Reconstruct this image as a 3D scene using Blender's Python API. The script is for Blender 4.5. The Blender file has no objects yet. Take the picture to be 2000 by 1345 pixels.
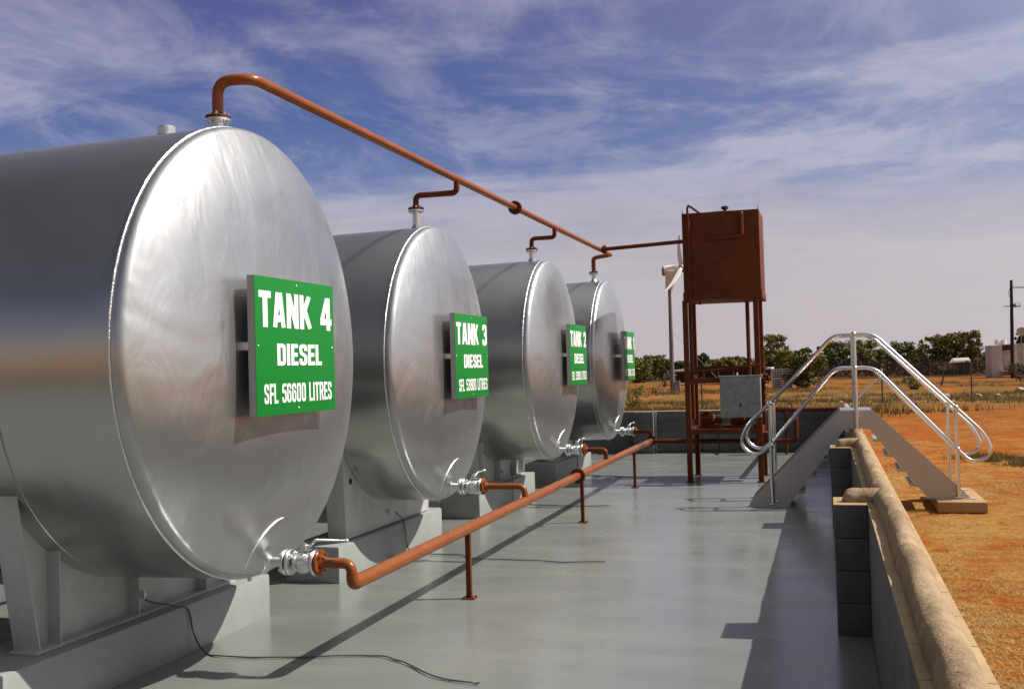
import bpy, bmesh, math, random
from mathutils import Vector, Matrix, noise
R = math.radians
random.seed(7)
sc = bpy.context.scene
C = bpy.context.collection

# ------------------------------------------------------------------ camera
FPX = 2100.0                      # focal length in pixels of a 2000 px wide picture
AX = ((0.95966398, 0.03326603, 0.27917451),
      (0.27976032, -0.01439943, -0.95996188),
      (-0.02791417, 0.9993428, -0.02312513))
CAMP = Vector((0, 0, 1.7))
cam = bpy.data.objects.new("camera", bpy.data.cameras.new("camera"))
C.objects.link(cam)
cam.matrix_world = Matrix.Translation(CAMP) @ Matrix(AX).to_4x4()
cam.data.sensor_width = 36.0
cam.data.lens = FPX / 2000 * 36.0
cam.data.clip_start = 0.05
cam.data.clip_end = 6000
sc.camera = cam

# ------------------------------------------------------------------ sun, sky, exposure
SUN = Vector((0.87, 0.23, 1.0)).normalized()
sun_el = math.asin(SUN.z)
sd = bpy.data.lights.new("sun", 'SUN'); sd.energy = 5.0; sd.angle = R(0.5); sd.color = (1.0, 0.955, 0.89)
so = bpy.data.objects.new("sun", sd); C.objects.link(so)
so.rotation_euler = (-SUN).to_track_quat('-Z', 'Y').to_euler()

W = bpy.data.worlds.new("World"); sc.world = W; W.use_nodes = True
nt = W.node_tree; nt.nodes.clear()
def N(t, **kw):
    n = nt.nodes.new(t)
    for k, v in kw.items():
        if k == 'inp':
            for a, b in v.items(): n.inputs[a].default_value = b
        else: setattr(n, k, v)
    return n
def L(a, b): nt.links.new(a, b)
def math_(op, a, b=None, clamp=False):
    n = N('ShaderNodeMath', operation=op); n.use_clamp = clamp
    for i, x in enumerate((a, b)):
        if x is None: continue
        if isinstance(x, (int, float)): n.inputs[i].default_value = x
        else: L(x, n.inputs[i])
    return n.outputs[0]
def ramp(fac, pts, interp='LINEAR'):
    n = N('ShaderNodeValToRGB'); n.color_ramp.interpolation = interp
    e = n.color_ramp.elements
    while len(e) < len(pts): e.new(0.5)
    for i, (p, c) in enumerate(pts):
        e[i].position = p; e[i].color = (c, c, c, 1) if isinstance(c, (int, float)) else (*c, 1)
    if fac is not None: L(fac, n.inputs[0])
    return n.outputs[0]
def mix(f, a, b, bt='MIX'):
    n = N('ShaderNodeMix', data_type='RGBA', blend_type=bt)
    for i, x in ((0, f), (6, a), (7, b)):
        if isinstance(x, (int, float)): n.inputs[i].default_value = x
        elif isinstance(x, tuple): n.inputs[i].default_value = (*x, 1)
        else: L(x, n.inputs[i])
    return n.outputs[2]
sky = N('ShaderNodeTexSky', sky_type='NISHITA'); sky.sun_disc = False
sky.sun_elevation = sun_el; sky.sun_rotation = math.atan2(SUN.x, SUN.y)
sky.altitude = 400; sky.air_density = 1.0; sky.dust_density = 0.8; sky.ozone_density = 3.0
tc = N('ShaderNodeTexCoord'); sep = N('ShaderNodeSeparateXYZ'); L(tc.outputs['Generated'], sep.inputs[0])
zc = math_('MAXIMUM', sep.outputs[2], 0.0)
den = math_('ADD', zc, 0.10)
px = math_('DIVIDE', sep.outputs[0], den); py = math_('DIVIDE', sep.outputs[1], den)
comb = N('ShaderNodeCombineXYZ'); L(px, comb.inputs[0]); L(py, comb.inputs[1])
mp = N('ShaderNodeMapping'); mp.inputs['Scale'].default_value = (0.62, 1.15, 1); mp.inputs['Rotation'].default_value = (0, 0, R(-20)); mp.inputs['Location'].default_value = (2.3, 0.35, 0)
L(comb.outputs[0], mp.inputs[0])
n1 = N('ShaderNodeTexNoise', inp={'Scale': 1.0, 'Detail': 12.0, 'Roughness': 0.62, 'Distortion': 0.5}); L(mp.outputs[0], n1.inputs['Vector'])
mp2 = N('ShaderNodeMapping'); mp2.inputs['Scale'].default_value = (1.5, 1.0, 1); mp2.inputs['Rotation'].default_value = (0, 0, R(30)); L(comb.outputs[0], mp2.inputs[0])
n2 = N('ShaderNodeTexNoise', inp={'Scale': 1.7, 'Detail': 12.0, 'Roughness': 0.66, 'Distortion': 0.5}); L(mp2.outputs[0], n2.inputs['Vector'])
cl1 = ramp(n1.outputs[0], [(0.43, 0.0), (0.62, 1.0)], 'EASE')
cl2 = ramp(n2.outputs[0], [(0.42, 0.0), (0.66, 1.0)], 'EASE')
cloud = math_('ADD', math_('MULTIPLY', cl1, 0.80), math_('MULTIPLY', cl2, 0.55), True)
haze = ramp(math_('ADD', sep.outputs[2], math_('MULTIPLY', math_('SUBTRACT', n2.outputs[0], 0.5), 0.10)), [(0.0, 0.97), (0.085, 0.92), (0.135, 0.60), (0.17, 0.14), (0.22, 0.03)], 'LINEAR')
base = mix(1.0, sky.outputs[0], (0.78, 0.74, 1.18), 'MULTIPLY')
tint = ramp(sep.outputs[2], [(0.0, (1.9, 2.1, 3.6)), (0.15, (0.85, 1.65, 3.9)), (0.22, (0.78, 1.30, 3.2)), (0.33, (0.72, 0.90, 2.6)), (0.48, (0.45, 0.50, 0.95)), (1.0, (0.20, 0.24, 0.42))])
base = mix(0.86, base, tint)
ccol = ramp(sep.outputs[2], [(0.0, (4.9, 4.3, 4.7)), (0.2, (5.0, 4.9, 6.1)), (0.36, (3.2, 3.05, 4.6)), (0.50, (1.4, 1.4, 1.9)), (1.0, (0.5, 0.52, 0.7))])
# the low thin haze and the brighter, whiter side of the sky towards the sun
sdot = N('ShaderNodeVectorMath', operation='DOT_PRODUCT'); L(tc.outputs['Generated'], sdot.inputs[0]); sdot.inputs[1].default_value = SUN
glow = ramp(sdot.outputs['Value'], [(0.15, 0.0), (0.40, 0.055), (0.60, 0.24), (0.72, 0.28), (0.97, 0.45)])
c1 = mix(math_('MULTIPLY', cloud, 0.72), base, ccol)
c2 = mix(haze, c1, (5.35, 4.85, 5.10))
back = ramp(sep.outputs[1], [(0.20, 1.0), (0.45, 0.0)])
c2 = mix(back, c2, mix(1.0, c2, (0.78, 0.84, 0.74), 'MULTIPLY'))
c3 = mix(glow, c2, (17.0, 16.6, 16.6))
below = math_('LESS_THAN', sep.outputs[2], 0.0)
bg = N('ShaderNodeBackground'); bg.inputs['Strength'].default_value = 0.075
L(c3, bg.inputs['Color'])
wo = N('ShaderNodeOutputWorld'); L(bg.outputs[0], wo.inputs[0])

sc.view_settings.view_transform = 'Standard'; sc.view_settings.look = 'None'
sc.view_settings.exposure = 0.415; sc.view_settings.gamma = 1.0
sc.cycles.max_bounces = 8

# ------------------------------------------------------------------ materials
M = {}
def mat(name, col, rough=0.5, metal=0.0, spec=0.5):
    global nt
    m = bpy.data.materials.new(name); m.use_nodes = True; nt = m.node_tree
    b = nt.nodes['Principled BSDF']
    b.inputs['Base Color'].default_value = (*col, 1); b.inputs['Roughness'].default_value = rough
    b.inputs['Metallic'].default_value = metal; b.inputs['Specular IOR Level'].default_value = spec
    M[name] = m
    return b
def coords(scale=(1, 1, 1), rot=(0, 0, 0), kind='Object'):
    t = N('ShaderNodeTexCoord'); m = N('ShaderNodeMapping'); m.inputs['Scale'].default_value = scale; m.inputs['Rotation'].default_value = rot
    L(t.outputs[kind], m.inputs[0]); return m.outputs[0]
def wcoords(scale=(1, 1, 1), rot=(0, 0, 0)):
    g = N('ShaderNodeNewGeometry'); m = N('ShaderNodeMapping'); m.inputs['Scale'].default_value = scale; m.inputs['Rotation'].default_value = rot
    L(g.outputs['Position'], m.inputs[0]); return m.outputs[0]
def nz(vec, scale, detail=5, rough=0.55, dist=0.0):
    n = N('ShaderNodeTexNoise', inp={'Scale': scale, 'Detail': detail, 'Roughness': rough, 'Distortion': dist}); L(vec, n.inputs['Vector']); return n.outputs[0]
def bump(h, strength, dist, prev=None):
    n = N('ShaderNodeBump'); n.inputs['Strength'].default_value = strength; n.inputs['Distance'].default_value = dist
    L(h, n.inputs['Height'])
    if prev is not None: L(prev, n.inputs['Normal'])
    return n.outputs[0]

# aluminium paint on the tanks
def tankmat(name, c0, c1, r0, r1, big):
    b = mat(name, c0, r0, 1.0)
    w = wcoords()
    a = nz(w, 1.3, 6, 0.6, 0.6)
    ws = wcoords((1, 3.0, 0.7)); s = nz(ws, 1.2, 3, 0.5, 0.2)
    f = math_('ADD', math_('MULTIPLY', a, 0.8), math_('MULTIPLY', s, 0.2))
    L(mix(ramp(f, [(0.35, 0.0), (0.65, 1.0)]), c0, c1), b.inputs['Base Color'])
    L(ramp(f, [(0.35, r0), (0.65, r1)]), b.inputs['Roughness'])
    g = nz(wcoords(), 260, 3, 0.6)
    bb = bump(g, 0.10, 0.003)
    bb = bump(nz(wcoords(), big, 2, 0.45, 0.4), 0.75, 0.03, bb); bb = bump(nz(wcoords((1, 1.6, 0.8)), big * 2.0, 3, 0.5, 0.8), 0.55, 0.013, bb)
    L(bb, b.inputs['Normal'])
    # a matt pigment film over the flake
    d = N('ShaderNodeBsdfPrincipled'); d.inputs['Base Color'].default_value = (0.47, 0.475, 0.475, 1); d.inputs['Roughness'].default_value = 0.50; d.inputs['Metallic'].default_value = 1.0
    L(bb, d.inputs['Normal'])
    mx = N('ShaderNodeMixShader'); mx.inputs[0].default_value = 0.5 if 'head' in name else 0.30
    L(b.outputs[0], mx.inputs[1]); L(d.outputs[0], mx.inputs[2])
    L(mx.outputs[0], nt.nodes['Material Output'].inputs[0])
tankmat('tank_head_paint', (0.37, 0.375, 0.37), (0.56, 0.565, 0.56), 0.22, 0.29, 1.6)
tankmat('tank_shell_paint', (0.46, 0.45, 0.43), (0.54, 0.53, 0.505), 0.20, 0.27, 0.7)
b = mat('silver_paint', (0.72, 0.72, 0.71), 0.34, 1.0)
L(bump(nz(wcoords(), 160, 3), 0.3, 0.002), b.inputs['Normal'])
b = mat('weld_bead', (0.74, 0.74, 0.73), 0.38, 1.0)
L(bump(nz(wcoords(), 90, 2), 0.8, 0.006), b.inputs['Normal'])
b = mat('saddle_paint', (0.43, 0.42, 0.40), 0.55, 0.25)
v = nz(wcoords((1, 1, 0.5)), 3.5, 6, 0.65)
L(mix(ramp(v, [(0.4, 0.0), (0.7, 1.0)]), (0.36, 0.355, 0.34), (0.48, 0.47, 0.45)), b.inputs['Base Color'])
L(bump(nz(wcoords(), 120, 3), 0.25, 0.002), b.inputs['Normal'])

# orange-brown pipe enamel, weathered
def enamel(name, ca, cb, cr, rough, amount):
    b = mat(name, ca, rough, 0.0, 0.35 if 'orange' in name else 0.2)
    v = nz(wcoords(), 4.0, 6, 0.62)
    v2 = nz(wcoords(), 38.0, 5, 0.7)
    c = mix(ramp(v, [(0.35, 0.0), (0.7, 1.0)]), ca, cb)
    c = mix(math_('MULTIPLY', ramp(v2, [(0.50, 0.0), (0.68, 1.0)]), amount), c, cr)
    L(c, b.inputs['Base Color'])
    L(ramp(v2, [(0.3, rough - 0.08), (0.7, rough + 0.2)]), b.inputs['Roughness'])
    L(bump(v2, 0.15, 0.002), b.inputs['Normal'])
enamel('orange_enamel', (0.31, 0.082, 0.010), (0.24, 0.060, 0.009), (0.15, 0.036, 0.008), 0.26, 0.5)
enamel('rusty_enamel', (0.185, 0.042, 0.006), (0.115, 0.024, 0.005), (0.065, 0.014, 0.005), 0.45, 0.7)
enamel('tower_tank_paint', (0.125, 0.028, 0.006), (0.075, 0.016, 0.004), (0.165, 0.048, 0.012), 0.5, 0.7)

# painted concrete floor
b = mat('floor_paint', (0.27, 0.29, 0.285), 0.3, 0.0, 0.5)
st = nz(wcoords((0.75, 1.8, 1)), 1.1, 7, 0.58, 0.5)
bg_ = nz(wcoords(), 0.7, 4, 0.5)
fine = nz(wcoords((6, 22, 1)), 2.0, 4, 0.6)
spk = nz(wcoords(), 30, 3, 0.6)
c = mix(ramp(st, [(0.33, 0.0), (0.70, 1.0)]), (0.200, 0.209, 0.196), (0.238, 0.243, 0.226))
c = mix(math_('MULTIPLY', ramp(bg_, [(0.45, 0.0), (0.7, 1.0)]), 0.35), c, (0.185, 0.200, 0.190))
c = mix(math_('MULTIPLY', ramp(spk, [(0.66, 0.0), (0.72, 1.0)]), 0.35), c, (0.13, 0.125, 0.12))
tr = nz(wcoords((0.30, 0.85, 1), (0, 0, R(14))), 2.4, 7, 0.7, 1.0)
c = mix(math_('MULTIPLY', ramp(tr, [(0.56, 0.0), (0.72, 1.0)]), 0.5), c, (0.29, 0.285, 0.245))
dirt = nz(wcoords(), 1.7, 8, 0.72, 0.6)
c = mix(math_('MULTIPLY', ramp(dirt, [(0.58, 0.0), (0.76, 1.0)]), 0.35), c, (0.22, 0.19, 0.16))
L(c, b.inputs['Base Color'])
L(ramp(math_('ADD', math_('MULTIPLY', st, 0.7), math_('MULTIPLY', fine, 0.3)), [(0.30, 0.14), (0.50, 0.22), (0.72, 0.34)]), b.inputs['Roughness'])
bb = bump(st, 0.10, 0.006); bb = bump(fine, 0.05, 0.002, bb); bb = bump(nz(wcoords(), 55, 3), 0.06, 0.002, bb)
L(bb, b.inputs['Normal'])

def concrete(name, ca, cb, rough, spec=0.4, gr=0.35):
    b = mat(name, ca, rough, 0.0, spec)
    v = nz(wcoords(), 2.4, 8, 0.66, 0.3)
    L(mix(ramp(v, [(0.34, 0.0), (0.68, 1.0)]), ca, cb), b.inputs['Base Color'])
    bb = bump(nz(wcoords(), 45, 5, 0.7), gr, 0.006); bb = bump(nz(wcoords(), 6, 4), 0.3, 0.01, bb)
    L(bb, b.inputs['Normal'])
concrete('painted_plinth', (0.27, 0.285, 0.27), (0.33, 0.345, 0.325), 0.55)
concrete('painted_block', (0.092, 0.090, 0.088), (0.135, 0.132, 0.130), 0.7, 0.2, 0.8)
concrete('raw_block', (0.40, 0.27, 0.14), (0.52, 0.37, 0.21), 0.9, 0.2, 0.7)
concrete('pad_concrete', (0.38, 0.22, 0.11), (0.50, 0.33, 0.18), 0.9, 0.2, 0.6)
b = mat('mortar_hump', (0.45, 0.33, 0.22), 0.92, 0, 0.15)
v = nz(wcoords((1, 0.8, 1)), 7, 8, 0.7, 0.3); v2 = nz(wcoords(), 75, 4, 0.7)
c = mix(ramp(v, [(0.36, 0.0), (0.66, 1.0)]), (0.30, 0.20, 0.11), (0.50, 0.36, 0.225))
c = mix(math_('MULTIPLY', ramp(v2, [(0.45, 0.0), (0.7, 1.0)]), 0.4), c, (0.56, 0.41, 0.25))
L(c, b.inputs['Base Color'])
bb = bump(v2, 0.9, 0.006); bb = bump(nz(wcoords(), 14, 6, 0.7), 0.9, 0.022, bb); L(bb, b.inputs['Normal'])

# red ground with straw
b = mat('red_soil', (0.36, 0.11, 0.03), 1.0, 0, 0.03)
a1 = nz(wcoords((0.9, 0.8, 1)), 0.62, 9, 0.72, 0.8)
a2 = nz(wcoords((1, 2.0, 1)), 2.6, 8, 0.75, 0.6)
a3 = nz(wcoords((1, 1.6, 1)), 26, 6, 0.75, 0.4)
soil = mix(ramp(a2, [(0.35, 0.0), (0.65, 1.0)]), (0.34, 0.080, 0.012), (0.50, 0.145, 0.022))
straw = mix(ramp(a3, [(0.35, 0.0), (0.62, 1.0)]), (0.22, 0.11, 0.028), (0.64, 0.385, 0.115))
g = N('ShaderNodeNewGeometry'); sp = N('ShaderNodeSeparateXYZ'); L(g.outputs['Position'], sp.inputs[0])
dist = ramp(math_('DIVIDE', sp.outputs[1], 200.0), [(0.0, 0.53), (0.075, 0.51), (0.11, 0.46), (0.16, 0.44), (0.26, 0.40), (0.36, 0.52), (0.52, 0.42), (0.62, 0.22), (1.0, 0.35)])
f = math_('ADD', math_('MULTIPLY', a1, 0.55), math_('MULTIPLY', a2, 0.45))
f = math_('ADD', f, math_('SUBTRACT', dist, 0.5))
f = ramp(f, [(0.44, 0.0), (0.56, 1.0)])
f = math_('MULTIPLY', f, ramp(a3, [(0.22, 0.5), (0.5, 1.0)]))
c = mix(f, soil, straw)
gm = ramp(math_('DIVIDE', sp.outputs[1], 200.0), [(0.10, 0.0), (0.22, 0.4), (0.28, 0.9), (0.40, 0.95), (0.55, 0.8), (0.62, 0.7), (1.0, 0.9)])
gn = nz(wcoords((0.45, 0.13, 1)), 0.8, 8, 0.7)
c = mix(math_('MULTIPLY', gm, ramp(gn, [(0.36, 0.0), (0.54, 1.0)])), c, (0.17, 0.115, 0.038))
c = mix(math_('MULTIPLY', ramp(nz(wcoords((1, 1.5, 1)), 7, 6, 0.75), [(0.56, 0.0), (0.68, 1.0)]), 0.5), c, (0.17, 0.075, 0.025))
L(c, b.inputs['Base Color'])
far_m = ramp(math_('DIVIDE', sp.outputs[1], 200.0), [(0.10, 0.0), (0.20, 1.0)])
c = mix(math_('MULTIPLY', far_m, math_('MULTIPLY', ramp(nz(wcoords((1.3, 0.35, 1)), 0.8, 9, 0.75), [(0.48, 0.0), (0.62, 1.0)]), 0.65)), c, (0.10, 0.060, 0.022))
L(c, b.inputs['Base Color'])
bb = bump(a3, 0.9, 0.03); bb = bump(a2, 0.6, 0.05, bb); L(bb, b.inputs['Normal'])

def leafmat(name, lo, hi, trans=0.25):
    b = mat(name, lo, 0.7, 0, 0.25)
    g = N('ShaderNodeNewGeometry')
    L(mix(g.outputs['Random Per Island'], lo, hi), b.inputs['Base Color'])
leafmat('leaf_dark', (0.050, 0.062, 0.014), (0.17, 0.165, 0.038))
leafmat('leaf_olive', (0.070, 0.078, 0.017), (0.25, 0.215, 0.052))
leafmat('leaf_gum', (0.09, 0.085, 0.022), (0.26, 0.20, 0.055))
leafmat('leaf_scrub', (0.060, 0.038, 0.022), (0.15, 0.095, 0.045))
leafmat('straw', (0.26, 0.135, 0.035), (0.66, 0.42, 0.14))
leafmat('green_grass', (0.10, 0.080, 0.025), (0.28, 0.20, 0.06))
b = mat('bark', (0.11, 0.075, 0.05), 0.9)
b = mat('galvanised', (0.62, 0.62, 0.63), 0.36, 1.0)
L(bump(nz(wcoords(), 40, 3), 0.15, 0.002), b.inputs['Normal'])
b = mat('aluminium_channel', (0.60, 0.55, 0.52), 0.45, 0.4)
L(bump(nz(wcoords(), 200, 3), 0.25, 0.001), b.inputs['Normal'])
b = mat('handrail_aluminium', (0.72, 0.72, 0.73), 0.24, 1.0)
b = mat('grey_box_paint', (0.28, 0.30, 0.29), 0.6, 0.1)
v = nz(wcoords(), 14, 8, 0.75)
L(mix(ramp(v, [(0.42, 0.0), (0.62, 1.0)]), (0.23, 0.25, 0.24), (0.34, 0.36, 0.345)), b.inputs['Base Color'])
mat('sign_green', (0.003, 0.215, 0.024), 0.5, 0, 0.25)
mat('sign_white', (0.86, 0.86, 0.83), 0.45)
mat('sign_edge', (0.38, 0.36, 0.35), 0.5, 0.5)
mat('black_rubber', (0.02, 0.022, 0.021), 0.55)
mat('cable_green', (0.045, 0.06, 0.045), 0.5)
mat('white_paint', (0.72, 0.70, 0.66), 0.5)
mat('cream_paint', (0.70, 0.64, 0.52), 0.6)
mat('dark_wood', (0.030, 0.022, 0.020), 0.85)
mat('dark_shed', (0.035, 0.033, 0.032), 0.8)
mat('steel_grey', (0.22, 0.21, 0.22), 0.5, 0.5)
mat('dull_wire', (0.09, 0.07, 0.065), 0.7, 0.1)
mat('pink_cladding', (0.56, 0.48, 0.46), 0.7)
b = mat('dusty_cladding', (0.55, 0.43, 0.38), 0.75)
v = nz(wcoords((1, 1, 0.6)), 1.2, 6, 0.7)
L(mix(ramp(v, [(0.45, 0.0), (0.65, 1.0)]), (0.68, 0.58, 0.53), (0.42, 0.26, 0.18)), b.inputs['Base Color'])
concrete('pale_rock', (0.62, 0.52, 0.40), (0.40, 0.28, 0.18), 0.9)
mat('dark_hole', (0.01, 0.01, 0.01), 0.9)
mat('turbine_grey', (0.19, 0.18, 0.19), 0.5, 0.4)

# real-world albedo level of all the non-metal paints and soils, set once for the chosen exposure
for m in M.values():
    b = m.node_tree.nodes['Principled BSDF']; nt = m.node_tree
    if b.inputs['Metallic'].default_value > 0.45: continue
    k = {'sign_white': 0.9, 'pink_cladding': 0.95, 'dusty_cladding': 0.95, 'white_paint': 0.9, 'painted_block': 0.95, 'painted_plinth': 0.86, 'saddle_paint': 1.1, 'tower_tank_paint': 1.0, 'leaf_dark': 0.95, 'leaf_olive': 0.95, 'leaf_gum': 0.95}.get(m.name, 0.76)
    inp = b.inputs['Base Color']
    if inp.is_linked:
        src = inp.links[0].from_socket; L(mix(1.0, src, (k, k, k), 'MULTIPLY'), inp)
    else: inp.default_value = [c * k for c in inp.default_value[:3]] + [1]

# ------------------------------------------------------------------ mesh helpers
class MB:
    def __init__(s): s.v = []; s.f = []; s.mi = []
    def add(s, vs, fs, mi=0):
        o = len(s.v); s.v += [tuple(v) for v in vs]; s.f += [tuple(o + i for i in f) for f in fs]; s.mi += [mi] * len(fs)
    def box(s, x0, x1, y0, y1, z0, z1, bev=0.0, mi=0, rot=None):
        bm = bmesh.new()
        bmesh.ops.create_cube(bm, size=1)
        for v in bm.verts: v.co = Vector(((x0 + x1) / 2 + v.co.x * (x1 - x0), (y0 + y1) / 2 + v.co.y * (y1 - y0), (z0 + z1) / 2 + v.co.z * (z1 - z0)))
        if bev > 0: bmesh.ops.bevel(bm, geom=list(bm.edges), offset=bev, segments=2, affect='EDGES', profile=0.6)
        if rot is not None: bmesh.ops.transform(bm, matrix=rot, verts=list(bm.verts))
        bm.verts.index_update()
        s.add([v.co[:] for v in bm.verts], [[v.index for v in f.verts] for f in bm.faces], mi)
        bm.free(); return s
    def beam(s, a, b, w, h, up=(0, 0, 1), bev=0.0):
        a = Vector(a); b = Vector(b); d = b - a; l = d.length; d.normalize()
        u = Vector(up); x = d.cross(u)
        if x.length < 1e-4: x = d.cross(Vector((0, 1, 0)))
        x.normalize(); u = x.cross(d)
        m = Matrix((x, d, u)).transposed().to_4x4(); m.translation = a
        return s.box(-w / 2, w / 2, 0, l, -h / 2, h / 2, bev, 0, m)
    def tube(s, pts, r, n=14, caps=True, mi=0):
        pts = [Vector(p) for p in pts]; k = len(pts)
        rr = r if isinstance(r, (list, tuple)) else [r] * k
        tang = []
        for i in range(k):
            a = pts[max(i - 1, 0)]; b = pts[min(i + 1, k - 1)]; tang.append((b - a).normalized())
        t = tang[0]; ref = Vector((0, 0, 1)) if abs(t.z) < 0.9 else Vector((1, 0, 0))
        u = t.cross(ref).normalized(); vs = []; fs = []
        for i in range(k):
            t = tang[i]; u = (u - t * u.dot(t)).normalized(); w = t.cross(u)
            for j in range(n):
                a = 2 * math.pi * j / n
                vs.append(pts[i] + (u * math.cos(a) + w * math.sin(a)) * rr[i])
        for i in range(k - 1):
            for j in range(n):
                fs.append((i * n + j, i * n + (j + 1) % n, (i + 1) * n + (j + 1) % n, (i + 1) * n + j))
        if caps: fs.append(tuple(range(n - 1, -1, -1))); fs.append(tuple((k - 1) * n + j for j in range(n)))
        s.add(vs, fs, mi); return s
    def lathe(s, prof, origin, axis, n=48, mi=0):
        # prof: list of (distance along axis, radius)
        ax = Vector(axis).normalized(); ref = Vector((0, 0, 1)) if abs(ax.z) < 0.9 else Vector((1, 0, 0))
        u = ax.cross(ref).normalized(); w = ax.cross(u); o = Vector(origin); vs = []; fs = []
        for (t, r) in prof:
            for j in range(n):
                a = 2 * math.pi * j / n; vs.append(o + ax * t + (u * math.cos(a) + w * math.sin(a)) * max(r, 1e-5))
        for i in range(len(prof) - 1):
            for j in range(n): fs.append((i * n + j, i * n + (j + 1) % n, (i + 1) * n + (j + 1) % n, (i + 1) * n + j))
        s.add(vs, fs, mi); return s
    def disc(s, c, axis, r, t, n=28, bev=0.002):
        return s.lathe([(-t / 2, 0), (-t / 2, r - bev), (-t / 2 + bev, r), (t / 2 - bev, r), (t / 2, r - bev), (t / 2, 0)], c, axis, n)
    def hexa(s, c, axis, r, t): return s.lathe([(-t / 2, 0), (-t / 2, r), (t / 2, r), (t / 2, 0)], c, axis, 6)
    def ball(s, c, r, sx=1, sy=1, sz=1, n=14, rough=0.0, seed=0):
        vs = []; fs = []; c = Vector(c); m = n // 2
        for i in range(m + 1):
            th = math.pi * i / m
            for j in range(n):
                a = 2 * math.pi * j / n; d = Vector((math.sin(th) * math.cos(a), math.sin(th) * math.sin(a), math.cos(th)))
                q = 1 + rough * noise.noise(d * 1.7 + Vector((seed, seed * 2, 0)))
                vs.append(c + Vector((d.x * sx, d.y * sy, d.z * sz)) * r * q)
        for i in range(m):
            for j in range(n): fs.append((i * n + j, (i + 1) * n + j, (i + 1) * n + (j + 1) % n, i * n + (j + 1) % n))
        s.add(vs, fs); return s
    def build(s, name, mats, parent=None, smooth=35, origin=None):
        me = bpy.data.meshes.new(name)
        vs = s.v
        if origin is not None: vs = [(v[0] - origin[0], v[1] - origin[1], v[2] - origin[2]) for v in vs]
        me.from_pydata(vs, [], s.f); me.validate(); me.update()
        if not isinstance(mats, (list, tuple)): mats = [mats]
        for m in mats: me.materials.append(M[m])
        if len(mats) > 1 and len(me.polygons) == len(s.mi): me.polygons.foreach_set('material_index', s.mi)
        if smooth:
            bm = bmesh.new(); bm.from_mesh(me); bmesh.ops.recalc_face_normals(bm, faces=bm.faces); bm.to_mesh(me); bm.free()
            me.polygons.foreach_set('use_smooth', [True] * len(me.polygons))
            me.set_sharp_from_angle(angle=R(smooth))
        o = bpy.data.objects.new(name, me); C.objects.link(o)
        if parent is not None: o.parent = parent
        if origin is not None: o.location = origin
        return o
def tag(o, label, cat, group=None):
    o['label'] = label; o['category'] = cat
    if group: o['group'] = group
    return o
def thing(name, label, cat, loc, group=None):
    o = bpy.data.objects.new(name, None); C.objects.link(o); o.location = loc; o.empty_display_size = 0.1
    tag(o, label, cat, group); return o
class Part:
    """children are modelled in world space; the build shifts them into the space of their thing"""
    def __init__(s, root): s.root = root
    def __call__(s, mb, name, m, label=None, smooth=35, parent=None):
        o = s.root.location
        mb.v = [(v[0] - o.x, v[1] - o.y, v[2] - o.z) for v in mb.v]
        ob = mb.build(name, m, parent if parent is not None else s.root, smooth)
        if label: ob['label'] = label
        return ob
def struct(o): o['kind'] = 'structure'; return o
def fillet(pts, rad, n=7):
    pts = [Vector(p) for p in pts]; out = [pts[0]]
    rads = rad if isinstance(rad, (list, tuple)) else [rad] * len(pts)
    for i in range(1, len(pts) - 1):
        a, b, c = pts[i - 1], pts[i], pts[i + 1]
        r = min(rads[i], (a - b).length * 0.49, (c - b).length * 0.49)
        p = b + (a - b).normalized() * r; q = b + (c - b).normalized() * r
        for k in range(n + 1):
            t = k / n; out.append((1 - t) ** 2 * p + 2 * t * (1 - t) * b + t * t * q)
    out.append(pts[-1])
    # subdivide long straights lightly so tubes stay round
    return out
def smooth_path(pts, n=8):
    pts = [Vector(p) for p in pts]; P = [pts[0]] + pts + [pts[-1]]; out = []
    for i in range(1, len(P) - 2):
        a, b, c, d = P[i - 1], P[i], P[i + 1], P[i + 2]
        for k in range(n):
            t = k / n
            out.append(0.5 * ((2 * b) + (-a + c) * t + (2 * a - 5 * b + 4 * c - d) * t * t + (-a + 3 * b - 3 * c + d) * t ** 3))
    out.append(pts[-1]); return out
def gz(x, y):
    t = min(max((y - 25) / 55, 0), 1); return -1.0 * t * t * (3 - 2 * t)
MX = Matrix(AX)
def at(u, v, Y):
    """world point where the line of sight through (u, v) of the photograph crosses the plane y = Y"""
    d = MX @ Vector((u - 1000, -(v - 672.5), -FPX)); return CAMP + d * (Y / d.y)
def flange_bolts(mb, c, axis, rb, t, n=8, r=0.008):
    ax = Vector(axis).normalized(); ref = Vector((0, 0, 1)) if abs(ax.z) < 0.9 else Vector((1, 0, 0))
    u = ax.cross(ref).normalized(); w = ax.cross(u)
    for k in range(n):
        a = 2 * math.pi * (k + 0.5) / n; p = Vector(c) + (u * math.cos(a) + w * math.sin(a)) * rb
        mb.hexa(p + ax * (t / 2), axis, r * 1.6, 0.012); mb.hexa(p - ax * (t / 2), axis, r * 1.6, 0.012)
        mb.tube([p - ax * (t / 2 + 0.016), p + ax * (t / 2 + 0.016)], r * 0.9, 6)

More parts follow.
